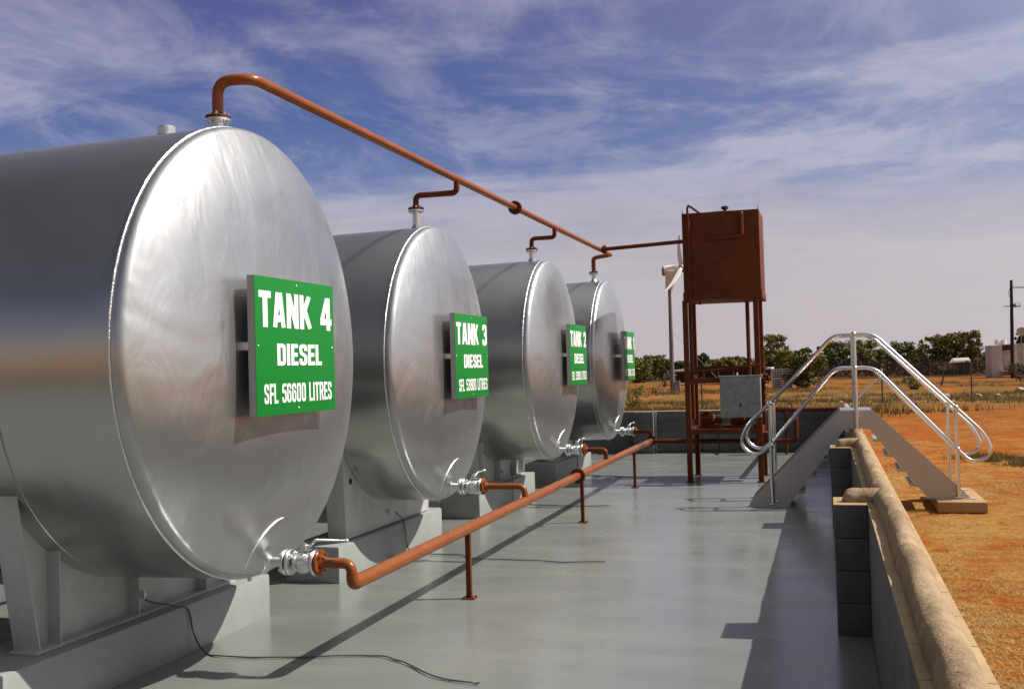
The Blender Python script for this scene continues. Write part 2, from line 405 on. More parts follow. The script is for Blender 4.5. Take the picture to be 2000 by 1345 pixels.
# ------------------------------------------------------------------ setting: ground, floor
def ground():
    mb = MB(); xs = []; ys = []
    x = -1500.0
    def axis(lo, hi, c0, c1, fine):
        out = []; v = lo
        while v < hi:
            out.append(v)
            d = 0 if c0 <= v <= c1 else min(abs(v - c0), abs(v - c1))
            v += fine + d * 0.12
            if out[-1] < c0 < v: v = c0
        out.append(hi); return out
    xs = axis(-1500, 1500, 0.4, 7, 0.10); ys = axis(-600, 2500, 2.0, 16, 0.10)
    vs = []
    for y in ys:
        for x in xs:
            z = gz(x, y) - 0.03
            if x > 0.5 or y > 21.3 or x < -16.2 or y < -3:
                z += 0.035 * noise.noise(Vector((x * 0.8, y * 0.8, 0))) + 0.012 * noise.noise(Vector((x * 5, y * 5, 3)))
            else: z = -0.12
            vs.append((x, y, z))
    nx = len(xs); fs = []
    for j in range(len(ys) - 1):
        for i in range(nx - 1): fs.append((j * nx + i, j * nx + i + 1, (j + 1) * nx + i + 1, (j + 1) * nx + i))
    mb.add(vs, fs); return struct(mb.build('ground', 'red_soil', smooth=60))
ground()
struct(MB().box(-16, 0.215, -2.6, 20.9, -0.3, 0.0).build('concrete_floor', 'floor_paint'))

# ------------------------------------------------------------------ bund walls
def courses(mb, axis, a0, a1, c0, c1, ncourse=4, bl=0.4, h=0.2, g=0.0025):
    for k in range(ncourse):
        s = a0 - (bl / 2 if k % 2 else 0)
        while s < a1 - 0.01:
            p, q = max(s, a0) + g / 2, min(s + bl, a1) - g / 2
            if q - p > 0.02:
                if axis == 'y': mb.box(c0, c1, p, q, k * h + (g / 2 if k else 0), (k + 1) * h - g / 2, 0.0025)
                else: mb.box(p, q, c0, c1, k * h + (g / 2 if k else 0), (k + 1) * h - g / 2, 0.0025)
            s += bl
def retag_outer(mb, test):
    for i, f in enumerate(mb.f):
        a, b, c = (Vector(mb.v[f[k]]) for k in (0, 1, 2)); n = (b - a).cross(c - b)
        if n.length > 0 and test(n.normalized()): mb.mi[i] = 1
PY = [-2.0, 2.48, 6.98, 11.5, 16.0]
def hump(path_pts, w, h, seed=0, ends=False, n=12, mb=None):
    mb = mb or MB(); vs = []; fs = []; k = len(path_pts); P = [Vector(p) for p in path_pts]
    for i, p in enumerate(P):
        t = (P[min(i + 1, k - 1)] - P[max(i - 1, 0)]).normalized(); sdir = Vector((t.y, -t.x, 0))
        e = 1.0
        if ends:
            d = (P[-1] - p).length
            if d < w / 2: e = math.sqrt(max(0.02, 1 - (1 - d / (w / 2)) ** 2))
        for j in range(n + 1):
            a = math.pi * j / n
            q = 0.96 + 0.07 * abs(math.sin(p.y * 6.1 + 0.8 * noise.noise(Vector((p.y * 0.7, 0, 2))))) ** 0.6 + 0.13 * noise.noise(Vector((p.x * 2.2, p.y * 2.2, j * 0.25 + seed))) + 0.05 * noise.noise(Vector((p.x * 11, p.y * 11, j * 0.5 + seed)))
            wob = 0.008 * noise.noise(Vector((p.y * 1.6, p.x, seed + 9)))
            vs.append(p + sdir * (math.cos(a) * w / 2 * q * e + wob) + Vector((0, 0, math.sin(a) ** 0.8 * h * q * e)))
    for i in range(k - 1):
        for j in range(n): fs.append((i * (n + 1) + j, i * (n + 1) + j + 1, (i + 1) * (n + 1) + j + 1, (i + 1) * (n + 1) + j))
    mb.add(vs, fs); return mb
t = thing('block_wall', 'long grey painted block wall with a tan rounded mortar top, on the right', 'wall', (0.32, 9, 0))
P = Part(t)
mb = MB(); courses(mb, 'y', -2.8, 20.9, 0.22, 0.42); retag_outer(mb, lambda n: n.x > 0.9)
P(mb, 'wall_face', ['painted_block', 'raw_block'])
mb = MB()
for k in range(59): mb.box(0.218 + 0.0015 * noise.noise(Vector((k * 1.7, 0, 0))), 0.424, -2.8 + k * 0.4 + 0.003, -2.4 + k * 0.4 - 0.003, 0.7985, 0.807 + 0.002 * noise.noise(Vector((k * 2.3, 5, 0))), 0.003)
P(mb, 'capping', 'raw_block')
pts = [(0.325 + 0.006 * math.sin(y * 1.3), y, 0.806) for y in [(-2.7 + i * 0.045) for i in range(int(23.6 / 0.045))]]
h_ = P(hump(pts, 0.125, 0.094), 'coping', 'mortar_hump', smooth=70)
mb = MB(); courses(mb, 'x', -16, 0.215, -2.8, -2.6); P(mb, 'wall_face', 'painted_block')
for y in PY[1:]:
    mb = MB()
    for k in range(4): mb.box(0.02, 0.2175, y, y + 0.39, k * 0.2 + 0.002, (k + 1) * 0.2 - 0.002, 0.004)
    p = P(mb, 'pier', 'painted_block')
    P(MB().box(0.018, 0.2172, y - 0.002, y + 0.392, 0.799, 0.8065, 0.002), 'capping', 'raw_block')
    arm = [(0.33 - i * 0.02, y + 0.16 + 0.004 * math.sin(i), 0.806) for i in range(14)]
    P(hump(arm, 0.110, 0.080, seed=y, ends=True), 'coping', 'mortar_hump', smooth=70)
t = thing('block_wall', 'low dark grey block wall across the far end of the floor, behind the tower', 'wall', (-4, 21, 0))
P = Part(t)
mb = MB(); courses(mb, 'x', -16, 0.215, 20.9, 21.1); retag_outer(mb, lambda n: n.y > 0.9)
P(mb, 'wall_face', ['painted_block', 'raw_block'])
P(MB().box(-16, 0.2, 20.898, 21.104, 0.799, 0.807, 0.002), 'capping', 'raw_block')
for i, x0 in enumerate((-3.62,)):
    mb = MB()
    for k in range(4): mb.box(x0, x0 + 0.39, 20.69, 20.897, k * 0.2 + 0.002, (k + 1) * 0.2 - 0.002, 0.004)
    P(mb, 'pier', 'painted_block')
P(MB().box(-3.225, -3.19, 20.86, 20.899, 0.0, 0.80, 0.002), 'joint_strip', 'painted_plinth')

# ------------------------------------------------------------------ tanks
TK = [  # number, x of head weld, y centre, z centre, radius, nozzle x, flange z, valve z
    (4, -3.22, 5.60, 1.843, 1.290, -3.40, 3.235, 0.630),
    (3, -3.406, 9.25, 1.778, 1.236, -3.575, 3.200, 0.655),
    (2, -3.29, 12.95, 1.810, 1.231, -3.475, 3.190, 0.690),
    (1, -3.29, 16.60, 1.805, 1.238, -3.455, 3.185, 0.685)]
MX_ = -3.18; MZ = 3.452          # overhead main
LX = -2.61; LZ0 = 0.515; LZ1 = 0.545   # lower main
def lz(y): return LZ0 + (LZ1 - LZ0) * (y - 5.6) / 11
tank_label = {4: 'nearest and largest silver diesel tank, with the TANK 4 sign on its end',
              3: 'second silver diesel tank, with the TANK 3 sign on its end',
              2: 'third silver diesel tank, with the TANK 2 sign on its end',
              1: 'farthest silver diesel tank, with the TANK 1 sign on its end'}
def arcplate(mb, x0, x1, cy, cz, r, wb, wt, zb, zt, n=30):
    # plate in the y-z plane whose top edge follows the shell, bottom edge straight
    at_ = math.asin(min(1, wt / r)); vs = []
    for x in (x0, x1):
        for i in range(n + 1):
            a = -at_ + 2 * at_ * i / n; y = cy + r * math.sin(a); z = cz - r * math.cos(a)
            f = i / n; vs.append((x, y, z)); vs.append((x, cy - wb + 2 * wb * f, zb))
    fs = []; m = 2 * (n + 1)
    for i in range(n):
        a = 2 * i
        fs.append((a, a + 1, a + 3, a + 2)); fs.append((m + a, m + a + 2, m + a + 3, m + a + 1))
        fs.append((a, a + 2, m + a + 2, m + a)); fs.append((a + 1, m + a + 1, m + a + 3, a + 3))
    fs.append((0, m, m + 1, 1)); fs.append((2 * n, 2 * n + 1, m + 2 * n + 1, m + 2 * n))
    mb.add(vs, fs); return mb
def head_profile(X, Rr):
    pr = [(X, Rr), (X + 0.022, Rr)]
    rk = 0.055; cx = X + 0.022; cr = Rr - rk
    for k in range(1, 9):
        a = math.radians(68) * k / 8; pr.append((cx + rk * math.sin(a), cr + rk * math.cos(a)))
    x1, r1 = pr[-1]; g = lambda r: 0.040 * r * r + 0.050 * r ** 4
    for k in range(1, 29):
        r = r1 * (1 - k / 28); pr.append((x1 + g(r1) - g(r), r))
    return pr
def make_tank(num, X, cy, cz, Rr, nx_, fz, vz):
    t = thing('diesel_tank', tank_label[num], 'tank', (X - 1, cy, 0.0), 'row of silver diesel tanks')
    P = Part(t)
    Ln = 10.2
    mb = MB(); prof = [(X - Ln, 0), (X - Ln - 0.0, Rr)] + [(X - Ln + Ln * i / 40, Rr) for i in range(1, 41)]
    mb.lathe(prof, (0, cy, cz), (1, 0, 0), 160)
    mb.v = [(v[0], v[1], v[2] + (v[0] - X) * 0.017) for v in mb.v]
    P(mb, 'shell', 'tank_shell_paint', smooth=30)
    P(MB().lathe([(a, b) for a, b in head_profile(X + 0.0015, Rr)], (0, cy, cz), (1, 0, 0), 160), 'end_cap', 'tank_head_paint', smooth=40)
    # weld bead rings
    for xw, rw in ((X, 0.0065), (X - 2.45, 0.004), (X - 4.9, 0.004)):
        n = 320; pts = []
        for j in range(n + 1):
            a = 2 * math.pi * j / n; w = 0.0014 * noise.noise(Vector((j * 0.9, num * 7, 0)))
            pts.append((xw + w, cy + (Rr + 0.0015) * math.cos(a), cz + (Rr + 0.0015) * math.sin(a)))
        P(MB().tube(pts, [rw * (1 + 0.4 * noise.noise(Vector((j * 0.6, num, 4)))) for j in range(n + 1)], 6, False), 'weld_seam', 'weld_bead', smooth=60)
    # round reinforcing pad and nozzle low on the end cap
    pr = head_profile(X, Rr)
    def hx(r):
        for (x0, r0), (x1, r1) in zip(pr, pr[1:]):
            if r1 <= r <= r0: return x0 + (x1 - x0) * (r0 - r) / max(r0 - r1, 1e-6)
        return X + 0.02
    pc = (cy, vz); pts = []
    for k in range(0, 41):
        a = math.radians(88 + 90 * k / 40); yy = pc[0] + 0.27 * math.cos(a); zz = pc[1] - 0.02 + 0.27 * math.sin(a)
        r = math.hypot(yy - cy, zz - cz)
        if r > Rr - 0.004: continue
        pts.append((hx(r) + 0.002, yy, zz))
    if len(pts) > 3: P(MB().tube(pts, 0.0065, 6), 'pad_weld', 'weld_bead', smooth=60)
    x0 = X + 0.03
    mb = MB().tube([(x0, cy, vz), (X + 0.20, cy, vz)], 0.029, 24)
    mb.lathe([(0.0, 0.075), (0.012, 0.050), (0.03, 0.036), (0.05, 0.029)], (x0 + 0.035, cy, vz), (1, 0, 0), 24)
    nz_ = P(mb, 'outlet_nozzle', 'silver_paint')
    mb = MB().disc((X + 0.203, cy, vz), (1, 0, 0), 0.074, 0.018); P(mb, 'flange', 'silver_paint', parent=nz_)
    # top nozzle with flange, hatch cap
    top = cz + Rr
    mb = MB().tube([(nx_, cy, top - 0.02), (nx_, cy, fz - 0.012)], 0.034, 24)
    mb.lathe([(0, 0.052), (0.01, 0.050), (0.028, 0.037), (0.04, 0.034)], (nx_, cy, top - 0.002), (0, 0, 1), 24)
    nn = P(mb, 'vent_nozzle', 'silver_paint')
    mb = MB().disc((nx_, cy, fz - 0.016), (0, 0, 1), 0.074, 0.014); flange_bolts(mb, (nx_, cy, fz - 0.006), (0, 0, 1), 0.058, 0.034, 8, 0.006)
    P(mb, 'flange', 'silver_paint', parent=nn)
    if num == 4:
        mb = MB(); mb.lathe([(0, 0.062), (0.018, 0.060), (0.02, 0.050), (0.03, 0.050), (0.034, 0.056), (0.075, 0.056), (0.085, 0.046), (0.088, 0.0)], (-3.75, cy, top - 0.004), (0, 0, 1), 28)
        P(mb, 'filler_cap', 'silver_paint')
    mb = MB().tube([(X + 0.02, cy - 0.1, cz - Rr - 0.018), (X + 0.02, cy - 0.1, cz - Rr + 0.02)], 0.012, 10)
    P(mb, 'drain_plug', 'silver_paint')
    # steel saddle welded under the shell
    xs = {4: -3.93, 3: -3.90, 2: -3.93, 1: -3.93}[num]
    wear = MB(); n = 48; am = R(84); vs = []; fs = []
    for i in range(n + 1):
        a = -am + 2 * am * i / n
        for x in (xs - 0.26, xs + 0.035):
            for r in (Rr + 0.001, Rr + 0.011): vs.append((x, cy + r * math.sin(a), cz - r * math.cos(a)))
    for i in range(n):
        a = 4 * i
        for (p, q) in ((0, 1), (1, 3), (3, 2), (2, 0)): fs.append((a + p, a + q, a + 4 + q, a + 4 + p))
    wear.add(vs, fs)
    P(wear, 'wear_plate', 'tank_shell_paint')
    r2 = Rr + 0.011
    if num == 3:
        mb = MB(); arcplate(mb, xs - 0.165, xs, cy, cz, r2, 0.97, 1.02, 0.312, 0.8)
        s_ = P(mb, 'saddle', 'saddle_paint')
        P(MB().disc((xs + 0.001, cy - 0.86, 0.79), (1, 0, 0), 0.028, 0.004), 'lifting_hole', 'dark_hole', parent=s_)
    else:
        mb = MB(); arcplate(mb, xs - 0.09, xs - 0.078, cy, cz, r2, 0.93, 1.09, 0.318, 1.1)
        mb.box(xs - 0.165, xs + 0.002, cy - 0.97, cy + 0.97, 0.302, 0.3185, 0.002)
        for s in (-1, 1):
            yt = 1.09; zt = cz - math.sqrt(r2 * r2 - yt * yt)
            mb.beam((xs - 0.083, cy + s * 0.935, 0.3185), (xs - 0.083, cy + s * yt, zt), 0.16, 0.010, (0, 1, 0))
        s_ = P(mb, 'saddle', 'saddle_paint')
        for dy in (-0.78, -0.10, 0.62):
            ztop = cz - math.sqrt(r2 * r2 - dy * dy)
            mb = MB().box(xs - 0.077, xs - 0.002, cy + dy - 0.005, cy + dy + 0.005, 0.3188, ztop + 0.01)
            P(mb, 'stiffener', 'saddle_paint', parent=s_)
    mb = MB(); arcplate(mb, X - 8.2, X - 8.0, cy, cz, r2, 0.95, 1.08, 0.0, 1.1); P(mb, 'saddle', 'saddle_paint')
    mb = MB().box(xs - 0.078, xs + 0.03, cy - 0.10, cy - 0.09, 0.41, 0.46).hexa((xs + 0.02, cy - 0.095, 0.435), (1, 0, 0), 0.012, 0.03)
    P(mb, 'earth_lug', 'silver_paint')
for a in TK: make_tank(*a)

plinth_label = {4: 'long painted concrete plinth under the TANK 4 saddle', 3: 'painted concrete plinth under the solid TANK 3 saddle',
                2: 'painted concrete plinth under the TANK 2 saddle', 1: 'painted concrete plinth under the farthest tank, TANK 1'}
for num, X, cy, *_ in TK:
    mb = MB(); mb.box(-4.33, -3.845, cy - 1.23 if num < 4 else cy - 1.30, cy + 1.22 if num < 4 else cy + 1.29, -0.01, 0.30, 0.022)
    o = mb.build('concrete_plinth', 'painted_plinth', origin=(-4.08, cy, 0)); tag(o, plinth_label[num], 'plinth', 'concrete plinths under the tanks')

# ------------------------------------------------------------------ signs
GW = 0.56; _L, _R, _B, _T = 0.10, 0.46, 0.09, 0.91
GL = {
 'T': (GW, [[(0, _T), (GW, _T)], [(.28, 0), (.28, 1)]]), 'I': (.21, [[(.105, 0), (.105, 1)]]),
 'A': (.60, [[(.08, 0), (.26, 1)], [(.52, 0), (.34, 1)], [(.15, .26), (.45, .26)]]),
 'N': (.60, [[(.10, 0), (.10, 1)], [(.50, 0), (.50, 1)], [(.11, 1), (.49, 0)]]),
 'K': (.62, [[(.10, 0), (.10, 1)], [(.12, .36), (.50, 1)], [(.25, .55), (.53, 0)]]),
 'D': (GW, [[(.10, 0), (.10, 1)], [(.1, _T), (.46, _T), (.46, _B), (.1, _B)]]),
 'E': (.50, [[(.10, 0), (.10, 1)], [(.1, _T), (.50, _T)], [(.1, .5), (.46, .5)], [(.1, _B), (.50, _B)]]),
 'F': (.48, [[(.10, 0), (.10, 1)], [(.1, _T), (.48, _T)], [(.1, .48), (.44, .48)]]),
 'L': (.46, [[(.10, 0), (.10, 1)], [(.1, _B), (.46, _B)]]),
 'S': (GW, [[(_R, .68), (_R, _T), (_L, _T), (_L, .58), (_R, .44), (_R, _B), (_L, _B), (_L, .32)]]),
 'R': (.58, [[(.10, 0), (.10, 1)], [(.1, _T), (_R, _T), (_R, .50), (.1, .50)], [(.30, .50), (.48, 0)]]),
 '0': (GW, [[(.28, _T), (_R, _T), (_R, _B), (_L, _B), (_L, _T), (.28, _T)]]),
 '5': (GW, [[(GW, _T), (.13, _T), (.10, .52)], [(.10, .56), (_R, .60), (_R, _B), (_L, _B), (_L, .30)]]),
 '6': (GW, [[(_R, .70), (_R, _T), (_L, _T), (_L, _B), (_R, _B), (_R, .56), (_L, .56)]]),
 '8': (GW, [[(.28, _T), (_R - .01, _T), (_R - .01, .52), (_L + .01, .52), (_L + .01, _T), (.28, _T)], [(.28, .52), (_R, .52), (_R, _B), (_L, _B), (_L, .52), (.28, .52)]]),
 '3': (GW, [[(_L, .72), (_L, _T), (_R, _T), (_R, .53), (.2, .53)], [(.2, .53), (_R, .53), (_R, _B), (_L, _B), (_L, .28)]]),
 '2': (GW, [[(_L, .66), (_L, _T), (_R, _T), (_R, .56), (.12, .10)], [(0.02, _B), (GW, _B)]]),
 '4': (.64, [[(.44, 0), (.44, 1)], [(.40, 1.0), (.07, .30)], [(0.0, .26), (.64, .26)]]),
 '1': (.36, [[(.26, 0), (.26, 1)], [(.26, .93), (.02, .72)]]), ' ': (.34, [])}
def text_mesh(s, name, y0, y1, z0, z1, x, tk):
    """heavy condensed lettering: each stroke a thin raised strip, strokes a hair apart in depth"""
    vs = []; fs = []; cx = 0.0; total = 0.0
    for ch in s: total += GL[ch][0] + 0.075
    total -= 0.075; ky = (y1 - y0) / total; kz = z1 - z0; lay = 0
    for ch in s:
        w, strokes = GL[ch]
        for st in strokes:
            p = fillet([Vector((a, b, 0)) for a, b in st], 0.135, 5) if len(st) > 2 else [Vector((a, b, 0)) for a, b in st]
            n = len(p); closed = len(st) > 4 and st[0] == st[-1]; lo = []; hi = []
            for i in range(n):
                d0 = (p[i] - p[i - 1]).normalized() if i > 0 else None; d1 = (p[i + 1] - p[i]).normalized() if i < n - 1 else None
                if closed and i == 0: d0 = (p[-1] - p[-2]).normalized()
                if closed and i == n - 1: d1 = (p[1] - p[0]).normalized()
                d0 = d0 or d1; d1 = d1 or d0
                t = (d0 + d1); t = t.normalized() if t.length > 1e-6 else d1
                nn = Vector((-t.y, t.x, 0)); h = tk * 0.5 / max(0.5, nn.dot(Vector((-d1.y, d1.x, 0))))
                hz = 0.88 if abs(t.x) > 0.7 else 1.0
                for arr, sg in ((lo, -1), (hi, 1)):
                    q = p[i] + nn * h * sg * hz; q.x = min(max(q.x, 0), w); q.y = min(max(q.y, 0), 1); arr.append(q)
            b0 = len(vs); xx = x + 0.0004 * (lay % 4); lay += 1
            for a, b in zip(lo, hi):
                for q in (a, b): vs.append((xx, y0 + (cx + q.x) * ky, z0 + q.y * kz))
            for i in range(n - 1): fs.append((b0 + 2 * i, b0 + 2 * i + 2, b0 + 2 * i + 3, b0 + 2 * i + 1))
        cx += w + 0.075
    me = bpy.data.meshes.new(name); me.from_pydata(vs, [], fs); me.update(); return me
sign_text = {4: ('TANK 4', 'DIESEL', 'SFL 56600 LITRES'), 3: ('TANK 3', 'DIESEL', 'SFL 53800 LITRES'), 2: ('TANK 2', 'DIESEL', 'SFL 53800 LITRES'), 1: ('TANK 1', 'DIESEL', 'SFL 53800 LITRES')}
SG = {4: (-2.875, 5.525, 1.862), 3: (-3.08, 9.29, 1.830), 2: (-2.965, 13.17, 1.857), 1: (-2.93, 16.62, 1.859)}
for num, X, cy, *_ in TK:
    x, sy, sz = SG[num]; w, h = 0.945, 0.752
    y0, y1, z0, z1 = sy - w / 2, sy + w / 2, sz - h / 2, sz + h / 2
    t = thing('tank_sign', 'green square sign reading TANK %d, standing off the tank end on a bracket' % num, 'sign', (x - 0.06, sy, sz), 'green tank signs')
    P = Part(t)
    P(MB().box(x - 0.044, x - 0.002, y0, y1, z0, z1, 0.003), 'tray', 'sign_edge')
    P(MB().box(x - 0.003, x, y0 + 0.001, y1 - 0.001, z0 + 0.001, z1 - 0.001, 0.0008), 'face_panel', 'sign_green')
    P(MB().box(X + 0.16, x - 0.042, y0 + 0.02, y1 - 0.02, sz - 0.022, sz + 0.022, 0.003), 'bracket', 'silver_paint')
    H = h; rows = ((0.045, 0.965, 0.105, 0.365, 0.222), (0.245, 0.815, 0.480, 0.640, 0.212), (0.085, 0.945, 0.770, 0.915, 0.172))
    for (a, b_, c_, d, bo), s in zip(rows, sign_text[num]):
        me = text_mesh(s, 'lettering', y0 + a * w - t.location.y, y0 + b_ * w - t.location.y, z1 - d * h - t.location.z, z1 - c_ * h - t.location.z, x + 0.0015 - t.location.x, bo)
        me.materials.clear(); me.materials.append(M['sign_white'])
        o = bpy.data.objects.new('lettering', me); C.objects.link(o); o.parent = t
    for (yy, zz) in ((sy, z1 - 0.03), (sy, z0 + 0.03), (y0 + 0.03, sz), (y1 - 0.03, sz)):
        P(MB().disc((x + 0.001, yy, zz), (1, 0, 0), 0.0065, 0.005, 10, 0.001), 'screw', 'silver_paint')

# ------------------------------------------------------------------ ball valves
vl = {4: 'nearest silver ball valve, on TANK 4, with its lever held out level', 3: 'silver ball valve low on the end of TANK 3',
      2: 'silver ball valve low on the end of TANK 2', 1: 'farthest silver ball valve, on TANK 1'}
for num, X, cy, cz, Rr, nx_, fz, vz in TK:
    t = thing('ball_valve', vl[num], 'valve', (X + 0.31, cy, vz), 'ball valves at the tank outlets'); P = Part(t)
    mb = MB(); mb.lathe([(0.245, 0.030), (0.262, 0.040), (0.275, 0.052), (0.30, 0.060), (0.32, 0.062), (0.34, 0.060), (0.36, 0.050), (0.372, 0.040), (0.385, 0.034)], (X, cy, vz), (1, 0, 0), 28)
    mb.hexa((X + 0.318, cy, vz), (1, 0, 0), 0.068, 0.028)
    body = P(mb, 'valve_body', 'silver_paint')
    for dx, tt in ((0.232, 0.018), (0.389, 0.018)):
        mb = MB().disc((X + dx, cy, vz), (1, 0, 0), 0.074, tt)
        P(mb, 'flange', 'silver_paint')
    for k in range(4):
        a = math.pi / 2 * (k + 0.5); p = Vector((X + 0.2175, cy + 0.058 * math.cos(a), vz + 0.058 * math.sin(a)))
        P(MB().lathe([(-0.042, 0), (-0.042, 0.0085), (-0.031, 0.0085), (-0.031, 0.0145), (-0.021, 0.0145), (0.021, 0.0145), (0.031, 0.0145), (0.031, 0.0085), (0.042, 0.0085), (0.042, 0)], p, (1, 0, 0), 8), 'bolt', 'silver_paint')
    mb = MB(); mb.tube([(X + 0.318, cy, vz + 0.05), (X + 0.318, cy, vz + 0.105)], 0.013, 14)
    mb.box(X + 0.285, X + 0.355, cy - 0.026, cy + 0.026, vz + 0.066, vz + 0.074, 0.002); mb.box(X + 0.295, X + 0.34, cy - 0.016, cy + 0.016, vz + 0.083, vz + 0.092, 0.002)
    mb.hexa((X + 0.318, cy, vz + 0.104), (0, 0, 1), 0.014, 0.012)
    P(mb, 'stem', 'silver_paint')
    if num == 4:
        pts = fillet([(X + 0.318, cy, vz + 0.093), (X + 0.36, cy, vz + 0.094), (X + 0.385, cy, vz + 0.128), (X + 0.585, cy, vz + 0.126)], 0.02)
    else:
        pts = fillet([(X + 0.318, cy, vz + 0.093), (X + 0.33, cy + 0.04, vz + 0.094), (X + 0.34, cy + 0.06, vz + 0.12), (X + 0.36, cy + 0.2, vz + 0.124)], 0.02)
    mb = MB().tube(pts, 0.0075, 10); mb.ball(pts[-1], 0.012)
    P(mb, 'lever', 'silver_paint')

# ------------------------------------------------------------------ lower pipework
t = thing('fuel_pipeline', 'long orange-brown fuel pipe running low above the floor past all four tank outlets', 'pipe', (LX, 11, 0)); P = Part(t)
c4 = TK[0]
def lowpath(y0, y1): return [(LX, y0 + (y1 - y0) * i / 12, lz(y0 + (y1 - y0) * i / 12)) for i in range(13)]
start = fillet([(c4[1] + 0.41, 5.6, c4[7]), (LX + 0.0, 5.6, c4[7]), (LX, 5.61, lz(5.6)), (LX, 7.0, lz(7.0))], [0, 0.075, 0.045, 0], 8)
P(MB().tube(start + lowpath(7.2, 16.5)[0:], [0.030] * 8 + [0.031 + 0.0012 * k for k in range(9)] + [0.042] * (len(start) - 17 + 13), 24), 'main_pipe', 'orange_enamel', smooth=50)
for num, X, cy, cz, Rr, nx_, fz, vz in TK:
    mb = MB().disc((X + 0.413, cy, vz), (1, 0, 0), 0.074, 0.020); flange_bolts(mb, (X + 0.404, cy, vz), (1, 0, 0), 0.058, 0.044, 4, 0.009)
    mb.lathe([(0.0, 0.044), (0.02, 0.038), (0.035, 0.030)], (X + 0.423, cy, vz), (1, 0, 0), 24)
    P(mb, 'flange', 'orange_enamel')
    if num != 4:
        yb = cy if num > 1 else 16.46
        pts = fillet([(X + 0.42, yb, vz), (LX, yb, vz), (LX, yb, lz(yb))], 0.06)
        P(MB().tube(pts, 0.028, 20), 'branch_pipe', 'orange_enamel' if num > 2 else 'rusty_enamel', smooth=50)
mb = MB().disc((LX, 11.37, lz(11.37)), (0, 1, 0), 0.082, 0.016).disc((LX, 11.39, lz(11.37)), (0, 1, 0), 0.082, 0.016); flange_bolts(mb, (LX, 11.38, lz(11.37)), (0, 1, 0), 0.063, 0.036, 8, 0.007)
P(mb, 'coupling', 'rusty_enamel')
P(MB().disc((LX, 16.52, lz(16.5)), (0, 1, 0), 0.075, 0.03), 'end_flange', 'rusty_enamel')
for y in (7.65, 11.57, 14.94):
    zt = lz(y) - 0.038
    mb = MB().box(LX - 0.019, LX + 0.019, y - 0.019, y + 0.019, 0.008, zt, 0.003)
    s_ = P(mb, 'support_post', 'rusty_enamel')
    mb = MB().box(LX - 0.05, LX + 0.05, y - 0.05, y + 0.05, 0.0, 0.008, 0.002)
    for sx in (-1, 1):
        for sy in (-1, 1): mb.hexa((LX + sx * 0.037, y + sy * 0.037, 0.012), (0, 0, 1), 0.008, 0.012)
    P(mb, 'base_plate', 'rusty_enamel', parent=s_)
P(MB().tube(fillet([(LX, 16.40, lz(16.4)), (-0.45, 16.36, 0.53), (-0.45, 16.36, 0.86), (-0.46, 16.36, 0.90), (-0.50, 20.5, 0.80)], [0, 0.09, 0.04, 0.03, 0]), 0.037, 18), 'cross_pipe', 'rusty_enamel', smooth=50)

# ------------------------------------------------------------------ overhead pipework
t = thing('vent_pipeline', 'orange-brown overhead pipe joining the tops of all four tanks', 'pipe', (MX_, 11, 3.2)); P = Part(t)
pts = fillet([(c4[5], 5.6, c4[6]), (c4[5], 5.6, MZ), (MX_, 5.62, MZ), (MX_, 7.2, MZ)], [0, 0.095, 0.10, 0], 9)
pts += [(MX_, 7.4 + (16.4 - 7.4) * i / 10, MZ) for i in range(11)]
c1_ = TK[3]
pts += fillet([(MX_, 16.5, MZ), (MX_, 16.62, MZ), (-3.40, 16.60, 3.425), (c1_[5], 16.60, 3.40), (c1_[5], 16.6, c1_[6])], [0, 0.03, 0.03, 0.06, 0])[1:]
P(MB().tube(pts, 0.033, 22), 'main_pipe', 'orange_enamel', smooth=50)
for num, X, cy, cz, Rr, nx_, fz, vz in TK:
    mb = MB().disc((nx_, cy, fz + 0.002), (0, 0, 1), 0.074, 0.014).lathe([(0.0, 0.044), (0.02, 0.034)], (nx_, cy, fz + 0.009), (0, 0, 1), 22)
    P(mb, 'flange', 'rusty_enamel')
    if num in (3, 2):
        pts = fillet([(nx_, cy, fz), (nx_, cy, 3.325), (MX_, cy + 0.02, 3.325), (MX_, cy + 0.02, MZ)], 0.055)
        P(MB().tube(pts, 0.027, 20), 'branch_pipe', 'rusty_enamel', smooth=50)
mb = MB().disc((MX_, 11.19, MZ), (0, 1, 0), 0.074, 0.016).disc((MX_, 11.212, MZ), (0, 1, 0), 0.074, 0.016); flange_bolts(mb, (MX_, 11.2, MZ), (0, 1, 0), 0.057, 0.038, 8, 0.006)
P(mb, 'coupling', 'rusty_enamel')
mb = MB().disc((MX_ + 0.055, 15.8, MZ), (1, 0, 0), 0.066, 0.015).disc((MX_ + 0.078, 15.8, MZ), (1, 0, 0), 0.066, 0.015); flange_bolts(mb, (MX_ + 0.066, 15.8, MZ), (1, 0, 0), 0.05, 0.038, 4, 0.007)
P(mb, 'coupling', 'rusty_enamel')
pts = fillet([(MX_, 15.8, MZ), (-1.08, 15.56, 3.505), (-1.08, 15.555, 3.83), (-1.08, 15.64, 3.83)], [0, 0.05, 0.02, 0])
P(MB().tube(pts, 0.029, 18), 'feed_pipe', 'rusty_enamel', smooth=50)

